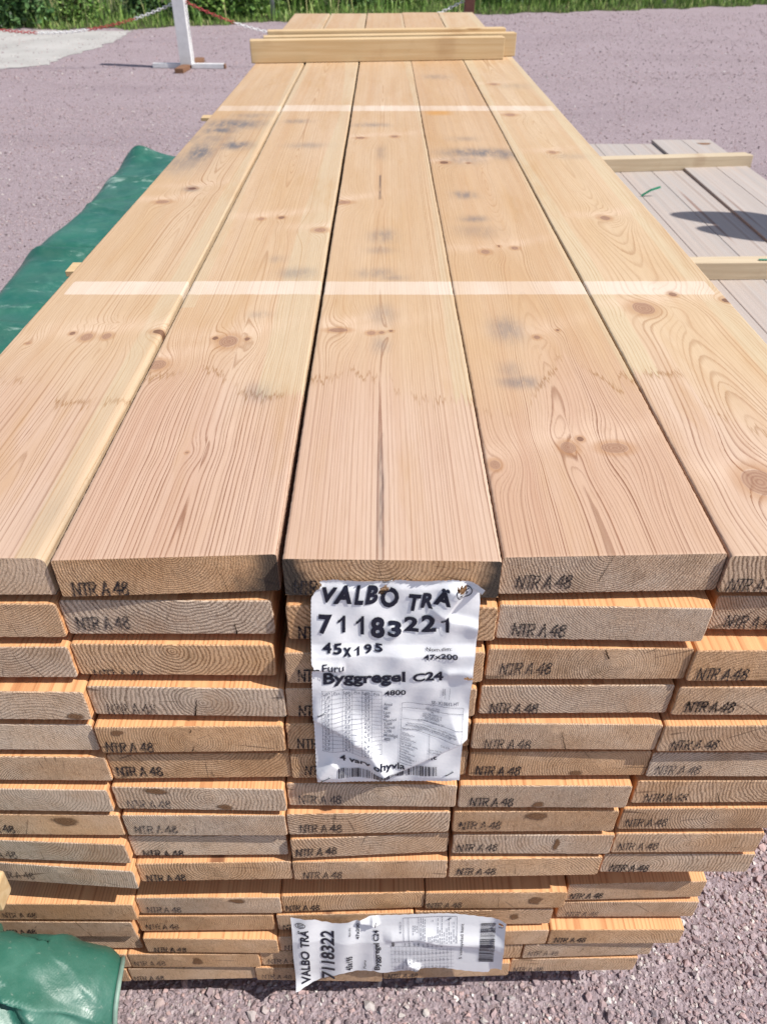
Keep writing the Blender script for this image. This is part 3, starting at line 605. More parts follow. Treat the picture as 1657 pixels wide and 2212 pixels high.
BLUE = [[(505, 268, 62, 10, .95), (472, 282, 40, 8, .8), (505, 314, 36, 9, .9), (432, 328, 32, 24, .9), (412, 408, 16, 5, .9), (400, 350, 50, 24, .45), (540, 250, 40, 5, .4), (450, 300, 60, 12, .4), (150, 1100, 80, 60, .12)],
        [(660, 314, 40, 6, .35), (560, 680, 22, 8, .3), (640, 590, 40, 12, .4), (560, 850, 40, 22, .3), (600, 560, 20, 8, .25), (640, 262, 30, 4, .5)],
        [(826, 510, 28, 14, .5), (820, 540, 30, 8, .3), (810, 590, 40, 10, .45), (850, 600, 30, 6, .4), (826, 680, 30, 22, .3), (822, 745, 20, 18, .35), (800, 270, 40, 4, .5), (822, 1080, 9, 120, .35), (822, 330, 12, 14, .3)],
        [(1034, 330, 75, 9, .9), (1090, 334, 32, 10, .6), (1000, 345, 50, 10, .35), (1002, 421, 24, 8, .6), (1023, 473, 28, 7, .55), (1030, 500, 50, 14, .25), (1091, 712, 36, 26, .5), (1122, 826, 42, 13, .6), (1100, 800, 26, 18, .3), (940, 166, 30, 5, .3), (1000, 300, 30, 5, .3)],
        [(1110, 186, 40, 6, .2), (1230, 338, 40, 6, .2)]]
def top_plank(c, P):
    w, L, t = P['w'], 4.70 + [-.03, -.025, -.01, .03, .035][c], THICK
    ys = [0.0, .0007]; y = .0007
    while y < L-.02: y += .0028*((y+.514)/.55)**1.3; ys.append(y)
    ys = np.array(ys[:-1]+[L]); nx = 101; rr = .0028
    xs = np.concatenate([[0, .0006, .0016, rr], np.linspace(rr, w-rr, nx-6)[1:-1], [w-rr, w-.0016, w-.0006, w]]); nx = len(xs)
    zc = np.where(xs < rr, t-rr+np.sqrt(np.maximum(0, rr**2-(rr-xs)**2)), np.where(xs > w-rr, t-rr+np.sqrt(np.maximum(0, rr**2-(xs-w+rr)**2)), t))
    X, Y = np.meshgrid(xs, ys); Z = np.tile(zc, (len(ys), 1)); rs = np.random.default_rng(40+c)
    Z[0] -= .0006
    Xl = X.copy(); loc = lambda px, py: (G(px, py, ZTOP).x-P['x'], G(px, py, ZTOP).y-P['y'])
    # wane and ragged edge
    rag = .0005*np.sin(Y*7+c)*np.sin(Y*3.7+2*c) + .00018*np.interp(Y, ys, rs.normal(0, 1, len(ys)))
    Xl = X + rag*np.clip((X/w-.5)*2, -1, 1)**9
    if c == 0: Xl = Xl + .016*np.sin(np.pi*np.clip(Y/L, 0, 1))**1.5*(1-X/w)
    wn = {0: (1, .010), 3: (1, .007)}.get(c)
    if wn:                                              # rounded wane edge left by the bark side
        amt = wn[1]*(.55+.45*np.sin(Y*4.1+1+c))*np.clip(1.5-Y*.16, .2, 1); d = np.clip((Xl-(w-amt))/np.maximum(amt, .001), 0, 1); Z -= d**1.6*np.minimum(amt*.4, .0035)
    px0, pz0 = PITH[(0, c)]
    pxv = px0 + np.array([.012, .010, .004, .010, .012])[c]*np.sin(Y*1.3+c*1.7) - np.array([.012, .010, .004, .010, .012])[c]*math.sin(c*1.7)
    dz = np.array([.014, .013, .010, .022, .026])[c]
    pzv = pz0 + dz*(np.sin(Y*np.array([1.7, 2.1, 1.1, 2.6, 2.4])[c]) + .35*np.sin(Y*6.3+c) - .35*math.sin(c))
    xe = Xl.copy(); bendr = np.zeros_like(X); whorl_sheen = np.zeros_like(X); knot = np.full_like(X, -2.0); kd = np.zeros_like(X)
    for (kx, ky, rp, asp, dk) in KN[c]:
        lx, ly = loc(kx, ky); R = max(.0022, G(kx+rp, ky, ZTOP).x-G(kx, ky, ZTOP).x); ex = (Xl-lx); ey = (Y-ly)
        wgt = np.exp(-(ex/(2.4*R+.006))**2-(ey/(4.0*R+.014))**2); xe = xe - ex*.93*wgt
        bendr += .012*np.exp(-(ey/(.030+R))**2)*np.exp(-(ex/(.045+R))**2)*np.where(pxv > lx, -1, 1)*np.sign(Xl-pxv)*min(1, R/.008)
        whorl_sheen = np.maximum(whorl_sheen, np.exp(-((ey-.020-.25*np.abs(ex)+.9*ex*(1 if (kx+ky) % 2 > 1 else -1)*.3)/.022)**2)*np.exp(-(ex/(.05+2*R))**2)*min(1, R/.007))
        q = 1-np.sqrt((ex/R)**2+(ey/(R*asp*1.25))**2); m = q > knot; knot = np.where(m, q, knot); kd = np.where(m, dk, kd)
    radius = np.sqrt((xe-pxv)**2+(t-pzv)**2)
    spc = np.array([.0038, .0034, .0040, .0033, .0042])[c]*(1+.25*np.sin(radius*60+c))
    # rings: integrate a slowly changing ring width
    ringf = radius/np.array([.0040, .0037, .0040, .0035, .0044])[c] + .9*np.sin(radius*70+c) + bendr/.004
    wp = [loc(*q) for q in WET[c]]; wp.sort(); wetd = Y - np.interp(Xl, [q[0] for q in wp], [q[1] for q in wp])
    sap = np.full_like(X, -.05)
    if c == 0: sap = Xl-(w-.022-.008*np.sin(Y*2+.5))
    if c == 1: sap = np.maximum(Xl-(w-.045-.015*np.sin(Y*2.3)), np.where(Y > .55, .012+.008*np.sin(Y*3)-Xl, -.05))
    if c == 2: sap = Xl-(w-.018-.010*np.sin(Y*1.9+2))
    if c == 3: sap = Xl-(w-.005-.006*np.sin(Y*2.2))
    if c == 4: sap = np.maximum((.026+.008*np.sin(Y*2.7))-Xl, Xl-(w-.03-.01*np.sin(Y*1.7)))
    blue = np.zeros_like(X)
    for (bx, by, hw, hh, st) in BLUE[c]:
        lx, ly = loc(bx, by); HX = G(bx+hw, by, ZTOP).x-G(bx, by, ZTOP).x; HY = abs(G(bx, by-hh, ZTOP).y-G(bx, by+hh, ZTOP).y)/2
        blue = np.maximum(blue, min(1, 1.25*st)*np.exp(-(np.abs((Xl-lx)/HX)**2.4)-(np.abs((Y-ly)/HY)**2.4)))
    pale = np.zeros_like(X)
    for p0, p1, s_ in ((608, 636, 1.0), (227, 240, .62)):
        y1, y0 = G(900, p0, ZTOP).y-P['y'], G(900, p1, ZTOP).y-P['y']
        pale = np.maximum(pale, s_*np.clip((Y-y0)/.008+.5, 0, 1)*np.clip((y1-Y)/.008+.5, 0, 1))
    if c == 0: pale *= np.clip((Xl-.020)/.003, 0, 1)
    if c == 4: pale *= np.clip((w-.010-Xl)/.004, 0, 1)
    orange = np.zeros_like(X)
    if c == 3:
        lx, ly = loc(945, 244); orange = .75*np.exp(-np.abs((Xl-lx)/.036)**4-np.abs((Y-ly)/.030)**4)
    crack = np.zeros_like(X)
    if c == 2:
        (ax, ay), (bx, by) = loc(822, 934), loc(823, 1180); cxl = np.interp(Y, [by, ay], [bx, ax]) + .0022*np.sin(Y*95)*np.sin(Y*37)
        crack = np.exp(-((Xl-cxl)/.0012)**2)*((Y > by) & (Y < ay))*(.35+.65*np.sin((Y-by)/(ay-by)*math.pi))*.6
        (ax, ay), (bx, by) = loc(820, 379), loc(820, 430); crack = np.maximum(crack, np.exp(-((Xl-ax)/.002)**2)*((Y > by) & (Y < ay))*.95)
    # ----- assemble: top grid, sides, bottom, ends
    ny = len(ys); Yt = Y + P['sk']*(X/w)*np.exp(-Y/.3); V = np.stack([Xl, Yt, Z], -1).reshape(-1, 3); nt_ = len(V)
    idx = np.arange(nt_).reshape(ny, nx); F1 = np.stack([idx[:-1, :-1], idx[:-1, 1:], idx[1:, 1:], idx[1:, :-1]], -1).reshape(-1, 4)
    def side(col, flip):
        s0 = V.reshape(ny, nx, 3)[:, col].copy(); s1 = s0.copy(); s1[:, 2] = .002; return np.concatenate([s0, s1])
    SL, SR = side(0, 0), side(nx-1, 1); b1 = nt_; b2 = b1+2*ny
    i = np.arange(ny-1); F2 = np.stack([b1+i, b1+i+1, b1+ny+i+1, b1+ny+i], 1); F3 = np.stack([b2+i, b2+ny+i, b2+ny+i+1, b2+i+1], 1)
    b3 = b2+2*ny; g = 7; topr = V[:nx]; zz = np.linspace(1, 0, g)[:, None]
    EV = np.stack([np.tile(topr[:, 0], (g, 1)), np.tile(topr[:, 1], (g, 1)), topr[None, :, 2]*zz], -1)
    EV[-1, :, 2] += np.abs(rs.normal(0, .0003, nx)); cr = np.minimum(xs, w-xs); EV[-1, :, 2] += np.where(cr < .002, .002-cr, 0); EV = EV.reshape(-1, 3)
    ei = b3+np.arange(g*nx).reshape(g, nx); F4 = np.stack([ei[:-1, :-1], ei[1:, :-1], ei[1:, 1:], ei[:-1, 1:]], -1).reshape(-1, 4)
    b4 = b3+g*nx; BV = np.array([(0, 0, 0.0005), (w, P['sk'], .0005), (w, L, .0005), (0, L, .0005), (0, L, t-.003), (w, L, t-.003)])
    F5 = np.array([(b4, b4+3, b4+2, b4+1), (b4+3, b4+4, b4+5, b4+2)])
    VV = np.concatenate([V, SL, SR, EV, BV]); FF = np.concatenate([F1, F2, F3, F4, F5]); me = arr_mesh('plank', VV, FF)
    mi = np.zeros(len(FF), np.int32); mi[len(F1)+len(F2)+len(F3):] = 1; mi[-2] = 0; me.polygons.foreach_set('material_index', mi)
    sm = np.zeros(len(FF), bool); sm[:len(F1)] = True; me.polygons.foreach_set('use_smooth', sm)
    def ext(a, col0=True):                              # carry a top attribute over to the sides
        a = a.reshape(ny, nx); return np.concatenate([a.ravel(), np.tile(a[:, 0], 2), np.tile(a[:, -1], 2), np.zeros(g*nx+6)])
    rf = ext(ringf); rf[b1+ny:b2] += 6; rf[b2+ny:b3] += 6
    for nm, a in (('wetd', wetd), ('sap', sap), ('blue', blue), ('pale', pale), ('orange', orange), ('knot', knot), ('kdark', kd), ('crack', crack), ('whorl_sheen', whorl_sheen)): attr(me, nm, 'FLOAT', ext(a))
    attr(me, 'ringf', 'FLOAT', rf)
    attr(me, 'ringco', 'FLOAT_VECTOR', np.column_stack([VV[:, 0]-px0, VV[:, 1]*.1, VV[:, 2]-pz0]))
    tone = float(TONE[0].split()[c][1:]); attr(me, 'par', 'FLOAT_VECTOR', np.column_stack([np.full(len(VV), tone), np.full(len(VV), .37+c*.618), np.where(np.arange(len(VV)) < b3, 1.0 if c == 0 else 0.0, [.0, .9, .95, .25, .3][c])]))
    attr(me, 'tint', 'FLOAT_VECTOR', np.tile([(.88, .86, .84), (.905, .885, .87), (.89, .865, .84), (.875, .825, .77), (.94, .945, .92)][c], (len(VV), 1)))
    u = VV[:, 0]/w; v = 1-VV[:, 2]/t
    attr(me, 'edge', 'FLOAT', [0*u, np.clip((u-.72)/.28, 0, 1)*.8+.25*v, np.maximum(np.clip((.22-u)/.22, 0, 1), np.clip((u-.80)/.2, 0, 1))*.8+.2*v, .3*v+.3*u, .3*v][c])
    return me

ORD = ['top', 'second', 'third', 'fourth', 'fifth', 'sixth', 'seventh', 'eighth', 'ninth', 'lowest']
POS = ['leftmost', 'second from left', 'middle', 'second from right', 'rightmost']
WORD = {'g': 'grey weathered', 't': 'tan', 'b': 'brown'}
FEAT = {(0, 1): 'with damp corner', (0, 2): 'with mouldy corners above the paper label', (1, 1): 'with short crack', (2, 1): 'with half stamp', (2, 3): 'split from its pith',
        (3, 1): 'with wide crack', (3, 0): 'with loose knot', (6, 1): 'with two knots', (7, 0): 'with long knot', (7, 3): 'with dark knot', (4, 3): 'with crack', (6, 4): 'with bent crack',
        (5, 3): 'with knot hole', (10, 3): 'with dark knot', (11, 3): 'with dark knot'}
CRACKS = {(0, 1): [(456, 1217, 490, 1288, .6)], (1, 1): [(506, 1346, 511, 1372, 2.2)], (3, 1): [(426, 1508, 422, 1545, 2.6)], (2, 3): [(1306, 1404, 1313, 1423, 3.0)], (0, 3): [(1323, 1209, 1293, 1258, 1.0)],
          (4, 3): [(1212, 1580, 1219, 1616, 1.6)], (6, 4): [(1548, 1713, 1550, 1735, 2.0)], (7, 4): [(1514, 1774, 1519, 1789, 1.2)], (4, 1): [(410, 1576, 411, 1584, 2.0), (418, 1612, 416, 1624, 1.6)], (2, 4): [(1580, 1440, 1590, 1452, 1.0)],
          (7, 1): [(420, 1780, 423, 1800, 1.0)], (5, 1): [(455, 1666, 460, 1679, 1.2)], (8, 2): [(780, 1832, 788, 1815, 1.0)], (9, 3): [(1110, 1868, 1112, 1890, .8)], (10, 3): [(1076, 1935, 1074, 1958, .8)], (13, 4): [(1245, 2062, 1260, 2052, 1.0)],
          (0, 2): [(812, 1212, 822, 1240, .7)], (11, 1): [(432, 1990, 440, 1984, .8)], (7, 0): [(60, 1770, 58, 1800, .7)]}
EKNOTS = {(3, 0): [(165, 1544, 20, 9)], (6, 1): [(336, 1707, 27, 9), (487, 1740, 19, 7)], (7, 0): [(141, 1772, 30, 11)], (7, 3): [(1158, 1763, 24, 11)], (6, 3): [(1161, 1737, 17, 7)], (5, 3): [(1242, 1671, 18, 6)],
          (10, 3): [(1155, 1947, 20, 9)], (11, 3): [(1110, 1984, 12, 7)], (13, 1): [(426, 2076, 14, 8)], (10, 1): [(512, 1947, 20, 6)], (4, 1): [(251, 1584, 16, 7)], (8, 3): [(1200, 1823, 8, 14)]}
rsg = random.Random(5)
for r in range(15):
    for c in range(5):
        P = LAYER[r][c]; tone = TONE[r].split()[c]; lr = r if r < 10 else r-10
        pack = 'upper pack' if r < 10 else 'lower pack'
        layer = ORD[lr] if not (r >= 10 and lr == 4) else 'lowest'
        if r == 0:
            nm = ['leftmost top plank, pale wane along its right edge', 'second top plank from the left, round knots and damp end', 'middle top plank with a dark pith crack, above the label', 'top plank right of the middle one, blue stains and knots', 'rightmost top plank, pale yellow with large round knots'][c]
        else:
            ft = FEAT.get((r, c), '')
            nm = f"{WORD[tone[0]]} plank end{' ' + ft if ft else ''}, {POS[c]} in {layer} layer of {pack}"
        rs = random.Random(100+r*5+c); pith = PITH.get((r, c), (P['w']*rs.uniform(.25, .75), rs.choice([rs.uniform(.01, .04), rs.uniform(.055, .10), rs.uniform(-.05, -.02)])))
        if r == 0: me = top_plank(c, P); mats = [M['top'], M['end']]
        else:
            me = inner_plank_mesh(P['w'], THICK, 4.70+rs.uniform(-.03, .03), P['sk'], pith, (float(tone[1:]), rs.random(), 0.0), rs); mats = [M['long'], M['end']]
        o = link('plank', me, mats, None, (P['x'], P['y'], P['z'])); props(o, nm, 'plank', 'sawn planks of the ' + pack); planks[(r, c)] = o
        fy = lambda x, P=P: P['sk']*x/P['w'] - .0007
        base = rs.uniform(.0008, .0085)
        if (r, c) == (2, 1): base = -.009
        if (r, c) in ((3, 1), (8, 1), (3, 3)): base = .0012
        if (r, c) == (8, 1): base = -.003
        sx = P['w']*(.045 if r < 10 else .035)+rs.uniform(-.003, .007)
        sm = stamp_mesh(.0500 if r < 10 else .0465, .0165 if r < 10 else .0150, base, lambda X, sx=sx, fy=fy: fy(X+sx), rs, P['w'])
        link('stamp', sm, M['inkpale'] if (tone[0] == 'g' and rs.random() < .35) or r > 12 else M['ink'], o, (sx, 0, 0))
        for (x0, y0, x1, y1, wd) in CRACKS.get((r, c), []):
            A = W(x0, y0, P['y']) - o.location; B = W(x1, y1, P['y']) - o.location; A.z = min(max(A.z, .0005), THICK-.0008); B.z = min(max(B.z, .0005), THICK-.0008)
            hw = wd*.00033; N = 8; V = []
            for q in range(N+1):
                t = q/N; p = A.lerp(B, t); j = rs.uniform(-.0007, .0007)*(0 < q < N); hh = hw*(.35+.65*t)
                V += [(p.x-hh+j, fy(p.x)+.0002, p.z), (p.x+hh+j, fy(p.x)+.0002, p.z)]
            mb = MB(); mb.add(V, [(2*q, 2*q+1, 2*q+3, 2*q+2) for q in range(N)]); mb.build('crack', M['crack'], o)
        for (kx, ky, rx, ry) in EKNOTS.get((r, c), []):
            C0 = W(kx, ky, P['y'])-o.location; X1 = W(kx+rx, ky, P['y']).x-P['x']-C0.x; Z1 = abs(W(kx, ky+ry, P['y']).z-P['z']-C0.z)
            V = [(C0.x, fy(C0.x)+.0003, min(max(C0.z, .001), THICK-.001))]; rad = [0.0]; Fc = []; NK = 28
            for s_, q in ((.5, .5), (1.15, 1.15)):
                for k in range(NK):
                    a = k*2*math.pi/NK; wv_ = 1+.18*math.sin(2*a+kx)+.12*math.sin(3*a+ky); xx = C0.x+X1*s_*wv_*math.cos(a); V.append((xx, fy(xx)+.0003, min(max(C0.z+Z1*s_*math.sin(a), .0008), THICK-.0012))); rad.append(q)
            for k in range(NK):
                k2 = (k+1) % NK; Fc += [(0, 1+k, 1+k2), (1+k, 1+NK+k, 1+NK+k2), (1+k, 1+NK+k2, 1+k2)]
            me = arr_mesh('knot', V, Fc); attr(me, 'rad', 'FLOAT', rad); link('knot', me, M['knot'], o)

# battens between the two packs and bearers on the ground
for q, y in enumerate((.35, 1.6, 3.0, 4.35)):
    o = MB().box((0, 0, 0), (.98, .075, .0665), bev=.002).build('spacer_batten', M['battenold'], None, (-.02, y, ZTOP-.5921))
    props(o, ['spacer batten nearest the plank ends, hidden between the two packs', 'spacer batten between the packs, second from the plank ends', 'spacer batten between the packs, third from the plank ends', 'spacer batten between the packs at the far end'][q], 'batten', 'spacer battens between the packs')
zb = ZTOP-PITCHES[14]-THICK
for q, y in enumerate((.30, 1.6, 3.0, 4.3)):
    o = MB().box((0, 0, 0), (.96, .095, zb-.001), bev=.003).build('bearer', M['battenold'], None, (-.10, y, (zb-.001)/2))
    props(o, ['ground bearer under the near end of the plank stack', 'ground bearer under the stack, second from the near end', 'ground bearer under the stack, third from the near end', 'ground bearer under the far end of the plank stack'][q], 'bearer', 'bearers under the plank stack')
# thin laths sticking out of the left side
for px, py, xe, lb in ((150, 582, 1.0, 'thin pale lath poking out of the stack beside the green tarpaulin'), (436, 255, 1.0, 'thin yellow lath poking out of the stack near its far end')):
    z = ZTOP-.10825; p = G(px, py, z)
    o = MB().box((0, 0, 0), (1.08, .05, .0108), bev=.001).build('lath', M['batten'], None, (p.x+.54, p.y, z)); props(o, lb, 'lath', 'thin laths sticking out of the left side')

# ---- three battens lying on the far end of the stack
def spacer(name, a, b, ytop, depth, h, mat, z0, label, group, marks=False, dy=0.0):
    A, B = G(a[0], a[1], z0), G(b[0], b[1], z0); L = (B-A).length; ang = math.atan2(B.y-A.y, B.x-A.x)
    mid = (A+B)/2 + Vector((0, depth/2+dy, h/2+.0008))
    o = MB().box((0, 0, 0), (L, depth, h), bev=.003).build(name, mat, None, mid); o.rotation_euler = (0, 0, ang); props(o, label, 'batten', group)
    if marks:
        for q, fx in enumerate(marks):
            sm = stamp_mesh(.05, .014, .004, lambda X: 0, random.Random(q+3), 1); link('stamp', sm, M['inkfaint'], o, (fx*L, -depth/2-.0006, -h/2+.016))
    return o
spacer('spacer_batten', (541, 138), (1084, 129), 0, .055, .075, M['batten'], ZTOP, 'front yellow batten lying across the far end of the planks', 'battens across the far end of the planks')
spacer('spacer_batten', (566, 137), (1113, 127), 0, .05, .080, M['batten'], ZTOP, 'middle batten across the far end, its right end sticking out furthest', 'battens across the far end of the planks', dy=.058)
spacer('spacer_batten', (572, 136), (1093, 128), 0, .05, .092, M['batten'], ZTOP, 'rear and tallest batten across the far end of the planks', 'battens across the far end of the planks', dy=.112)

# ================================================================ GREY PLANKS AT THE RIGHT
ZN = .185; tN = .045
xN = [1.245, 1.447, 1.645, 1.846, 2.048, 2.25]
NL = ['left grey plank of the low stack, mostly hidden by the big stack', 'second grey plank of the low stack, under the loose strap end', 'middle grey plank of the low stack with a shadow across it', 'fourth grey plank of the low stack', 'outermost grey plank of the low stack, resin spot at its far end']
for i in range(5):
    rs = random.Random(300+i); up = .012 if i >= 3 else 0.0
    wN = xN[i+1]-xN[i]-.002
    me = inner_plank_mesh(wN, tN, 4.80+.04*(i >= 3), 0, (wN*rs.uniform(.3, .7), rs.choice([.06, .02, -.02])), (.2, rs.random(), 0), rs)
    if up:
        co = np.empty(len(me.vertices)*3, np.float32); me.vertices.foreach_get('co', co); co = co.reshape(-1, 3); co[:, 2] += np.where(co[:, 1] > 4.5, .018, 0); me.vertices.foreach_set('co', co.ravel())
    o = link('grey_plank', me, [M['greyplank'], M['end']], None, (xN[i], .40, ZN-tN)); props(o, NL[i], 'plank', 'grey planks of the low stack')
    if i == 4:
        V = [(0, 0, 0)]+[((.045+.012*math.sin(3*a))*math.cos(a), (.035+.01*math.cos(2*a))*math.sin(a), 0) for a in [k*2*math.pi/16 for k in range(16)]]
        me = arr_mesh('resin_spot', V, [(0, 1+k, 1+(k+1) % 16) for k in range(16)]); attr(me, 'rad', 'FLOAT', [0]+[.8]*16); link('resin_spot', me, M['knot'], o, (.12, 4.72, tN+.019))
for q, y in enumerate((.9, 2.7, 4.6)):
    o = MB().box((0, 0, 0), (1.02, .09, ZN-tN-.001), bev=.003).build('bearer', M['battenold'], None, (1.748, y, (ZN-tN-.001)/2))
    props(o, ['near', 'middle', 'far'][q]+' ground bearer under the low stack of grey planks', 'bearer', 'bearers under the grey planks')
for q, (a, b, lb) in enumerate((((1210, 376), (1617, 364), 'weathered batten across the far end of the grey planks'), ((1400, 607), (1858, 602), 'weathered batten with a green strap across the middle of the grey planks'))):
    bt = spacer('spacer_batten', a, b, 0, .05, .075, M['battenold'], ZN, lb, 'battens across the grey planks')
    b2 = spacer('spacer_batten', (a[0]+6, a[1]), (b[0]-3, b[1]), 0, .045, .072 if q == 0 else .068, M['battenold'], ZN, 'second batten lying close behind the '+('far' if q == 0 else 'middle')+' batten of the grey planks', 'battens across the grey planks', dy=.053)
    if q == 1: bmid = bt
# green strap: along the batten top and a loose end in the air
st = empty('packing_strap', bmid.location, 'green plastic packing strap with a loose end over the grey planks', 'strap')
def ribbon(name, pts, wv, parent, mat):
    V, Fc = [], []
    for p in pts: V += [tuple(Vector(p)-Vector(wv)), tuple(Vector(p)+Vector(wv))]
    Fc = [(2*i, 2*i+1, 2*i+3, 2*i+2) for i in range(len(pts)-1)]
    me = bpy.data.meshes.new(name); me.from_pydata(V, [], Fc); me.update(); o = link(name, me, mat, parent); md = o.modifiers.new('thick', 'SOLIDIFY'); md.thickness = .001; return o
ribbon('band', [(.0, .0, .041), (.2, -.002, .0405), (.55, .004, .0415), (.58, .004, .02), (.585, .004, -.06)], (0, .007, 0), st, M['strap'])
A = G(1383, 423, ZN+.004)-bmid.location; B = W(1425, 404, G(1383, 423, ZN).y-.01)-bmid.location
ribbon('loose_end', [A, A.lerp(B, .5)+Vector((0, 0, .008)), B], (0, .006, .004), st, M['strap'])
MB().box((.3, 0, .043), (.03, .018, .003), bev=.001).build('seal', M['steel'], st)

# made-up marker outside the frame at the right; added for the shadow on the grey planks
LD = Vector((math.cos(AZ), math.sin(AZ))); AD = Vector((-math.sin(AZ), math.cos(AZ))); CT = 1/math.tan(EL)
t1, t2 = G(1445, 464, ZN).xy, G(1501, 492, ZN).xy; Lc = (t1.dot(LD)+t2.dot(LD))/2; A0 = t1.dot(AD)-CT*1.75; bp = AD*A0+LD*Lc; h2 = (t2.dot(AD)-A0)/CT
mk = empty('shadow_caster', (bp.x, bp.y, 0), 'made-up wooden shadow marker with two oval boards beyond the right edge', 'caster', None, AZ)
MB().tube([(0, 0, -.05), (0, 0, 1.2)], .035, 10).build('post', M['battenold'], mk, smooth=True)
for sx_, z_, h_, w_ in ((.10, ZN+1.75-.36, .36, .122), (-.10, ZN+h2-.36, .36, .122)):
    V = [(sx_+w_*math.cos(a)*(1-.25*max(0, math.sin(a))), -.02, z_+h_*math.sin(a)) for a in [k*2*math.pi/40 for k in range(40)]]
    V += [(x, .0, z) for x, y, z in V]; mb = MB(); mb.add(V, [tuple(range(40)), tuple(range(79, 39, -1))]+[(k, 40+k, 40+(k+1) % 40, (k+1) % 40) for k in range(40)]); mb.build('board', M['white'], mk)

# ================================================================ TARPAULIN
def bumpy(x, y): return math.sin(x*3.1+1.3*y)*.5+math.sin(5.3*y-1.7*x+1)*.3+math.sin(11*y+7*x)*.2
TE = [(0, 617), (76, 543), (143, 470), (178, 444), (257, 363), (301, 318)]; TP = [G(x, y, .03) for x, y in TE]; TYS = [p.y for p in TP]; TXS = [p.x for p in TP]; TY1 = G(345, 322, .135).y
def tarp_side(u, v):                                    # long strip at the left of the stack
    y = -.05 + (TY1+.05)*v; xl = float(np.interp(y, TYS, TXS)) + .012*math.sin(y*5.1); x = xl + (-.60-xl)*u
    z = .085 + .012*bumpy(x*2, y*1.6)
    for yc, am, wd in ((3.25, .035, .05), (3.34, -.035, .04), (2.35, .02, .06), (4.6, .025, .06), (1.5, .02, .08)):
        z += am*math.exp(-((y-yc+.25*(u-.5)-.3*u*u)/wd)**2)
    for yc, sl, am in ((.9, .8, .012), (1.9, -.6, .012), (2.75, .5, .014), (3.9, -.9, .012), (4.45, .7, .012)): z += am*max(0, 1-abs(y-yc-sl*(u-.4))/.035)
    drop = max(0, 1-u/.10); z = z*(1-drop**1.6) + .006*drop + (.006*math.sin(y*9)*drop)
    x += -.02*drop*math.sin(y*4.0)
    if v > .96: z += .05*math.exp(-((u-.10)/.09)**2)*((v-.96)/.04)**2 + .02*math.sin(u*8+1)*((v-.96)/.04)**2
    return (x, y, max(z, .006))
me = grid_mesh('tarpaulin', tarp_side, 70, 260)
o = link('tarpaulin', me, M['tarp']); md = o.modifiers.new('thick', 'SOLIDIFY'); md.thickness = .0015
props(o, 'long green tarpaulin lying on the ground along the left side of the stack', 'tarpaulin')
def heap2(u, v):                                       # u: from the open right end to the left, v: from the back over the top to the front
    x0 = -.345-.75*u; R = .055+.10*min(1, u*1.5); top = .406+.42*min(.3, u)
    if u < .025: R *= .80+.20*math.sin(u/.025*math.pi/2); top -= .008*(1-u/.025)
    cy = -.125-.05*min(1, u*2)
    if v < .6: y = cy + R*math.cos(math.pi*(v/.6)); z = top-R + R*math.sin(math.pi*(v/.6))
    else: t = (v-.6)/.4; y = cy - R - .03*t - .12*t*u; z = (top-R)*(1-t) + .006*t
    f_ = min(1, u*7); fold = .004*math.sin(u*31+v*11)*f_*math.sin(v*3.14) + .006*math.sin(u*13-v*8)*f_ + .003*math.sin(u*57-v*23+2*math.sin(v*9))*f_
    tri = lambda q, c_, w_: max(0, 1-abs(q-c_)/w_)
    s1, s2_, s3 = u*1.1+(v-.3)*.50, u*1.4-(v-.2)*.35, u*.8+(v-.4)*.95
    fold += f_*1.5*(.011*tri(s1, .16, .030) - .006*tri(s1, .21, .03) + .009*tri(s1, .34, .022) + .008*tri(s2_, .30, .03) - .005*tri(s2_, .36, .03) + .010*tri(s3, .20, .020) + .007*tri(s3, .05, .018) - .006*tri(s3, .30, .05) + .006*tri(s1, .06, .014) - .005*tri(s2_, .16, .016))
    x = x0 + .042*v + .006*math.sin(v*7)*(1-u)
    return (x, y-fold, max(.006, z+fold*.6))
me = grid_mesh('tarp_roll', heap2, 190, 190)
o = link('tarp_roll', me, M['tarp']); md = o.modifiers.new('thick', 'SOLIDIFY'); md.thickness = .003
props(o, 'bulging fold of green tarpaulin in front of the stack at lower left', 'tarpaulin')
hem = MB().tube([Vector(heap2(0, q/40))+Vector((.0015, 0, 0)) for q in range(41)], .0032, 8).build('hem', M['hem'], o, smooth=True)
p = W(3, 1924, -.035)
o = MB().box((0, 0, 0), (.022, .03, .050), bev=.004, tilt=.08).build('batten_stub', M['batten'], None, (p.x-.008, p.y, p.z)); props(o, 'rough yellow batten end at the left edge above the tarpaulin', 'batten')

# ================================================================ PAPER LABELS
ONE = ([(.38, 0), (.66, 0), (.66, 1), (.47, 1), (.38, .88), (.22, .77), (.02, .70), (.02, .53), (.22, .61), (.38, .72)], [[0, 1, 2, 3, 4, 9], [4, 5, 8, 9], [5, 6, 7, 8]])
def glyphs(text, bold=0.0, shear=0.0):
    if text == '1': return np.array(ONE[0])*np.array([.7, CAPH]), ONE[1]
    cu = bpy.data.curves.new('t', 'FONT'); cu.body = text; cu.size = 1; cu.offset = bold; cu.shear = shear; cu.resolution_u = 3
    ob = bpy.data.objects.new('t', cu); COL.objects.link(ob); dg = bpy.context.evaluated_depsgraph_get(); dg.update()
    me = bpy.data.meshes.new_from_object(ob.evaluated_get(dg)); bpy.data.objects.remove(ob); bpy.data.curves.remove(cu)
    bm = bmesh.new(); bm.from_mesh(me); bpy.data.meshes.remove(me); bmesh.ops.triangulate(bm, faces=bm.faces[:])
    V = [v.co.xy[:] for v in bm.verts]; bm.verts.index_update(); Fc = [[v.index for v in f.verts] for f in bm.faces]; bm.free()
    return np.array(V).reshape(-1, 2), Fc
CAPH = glyphs('H')[0][:, 1].max()
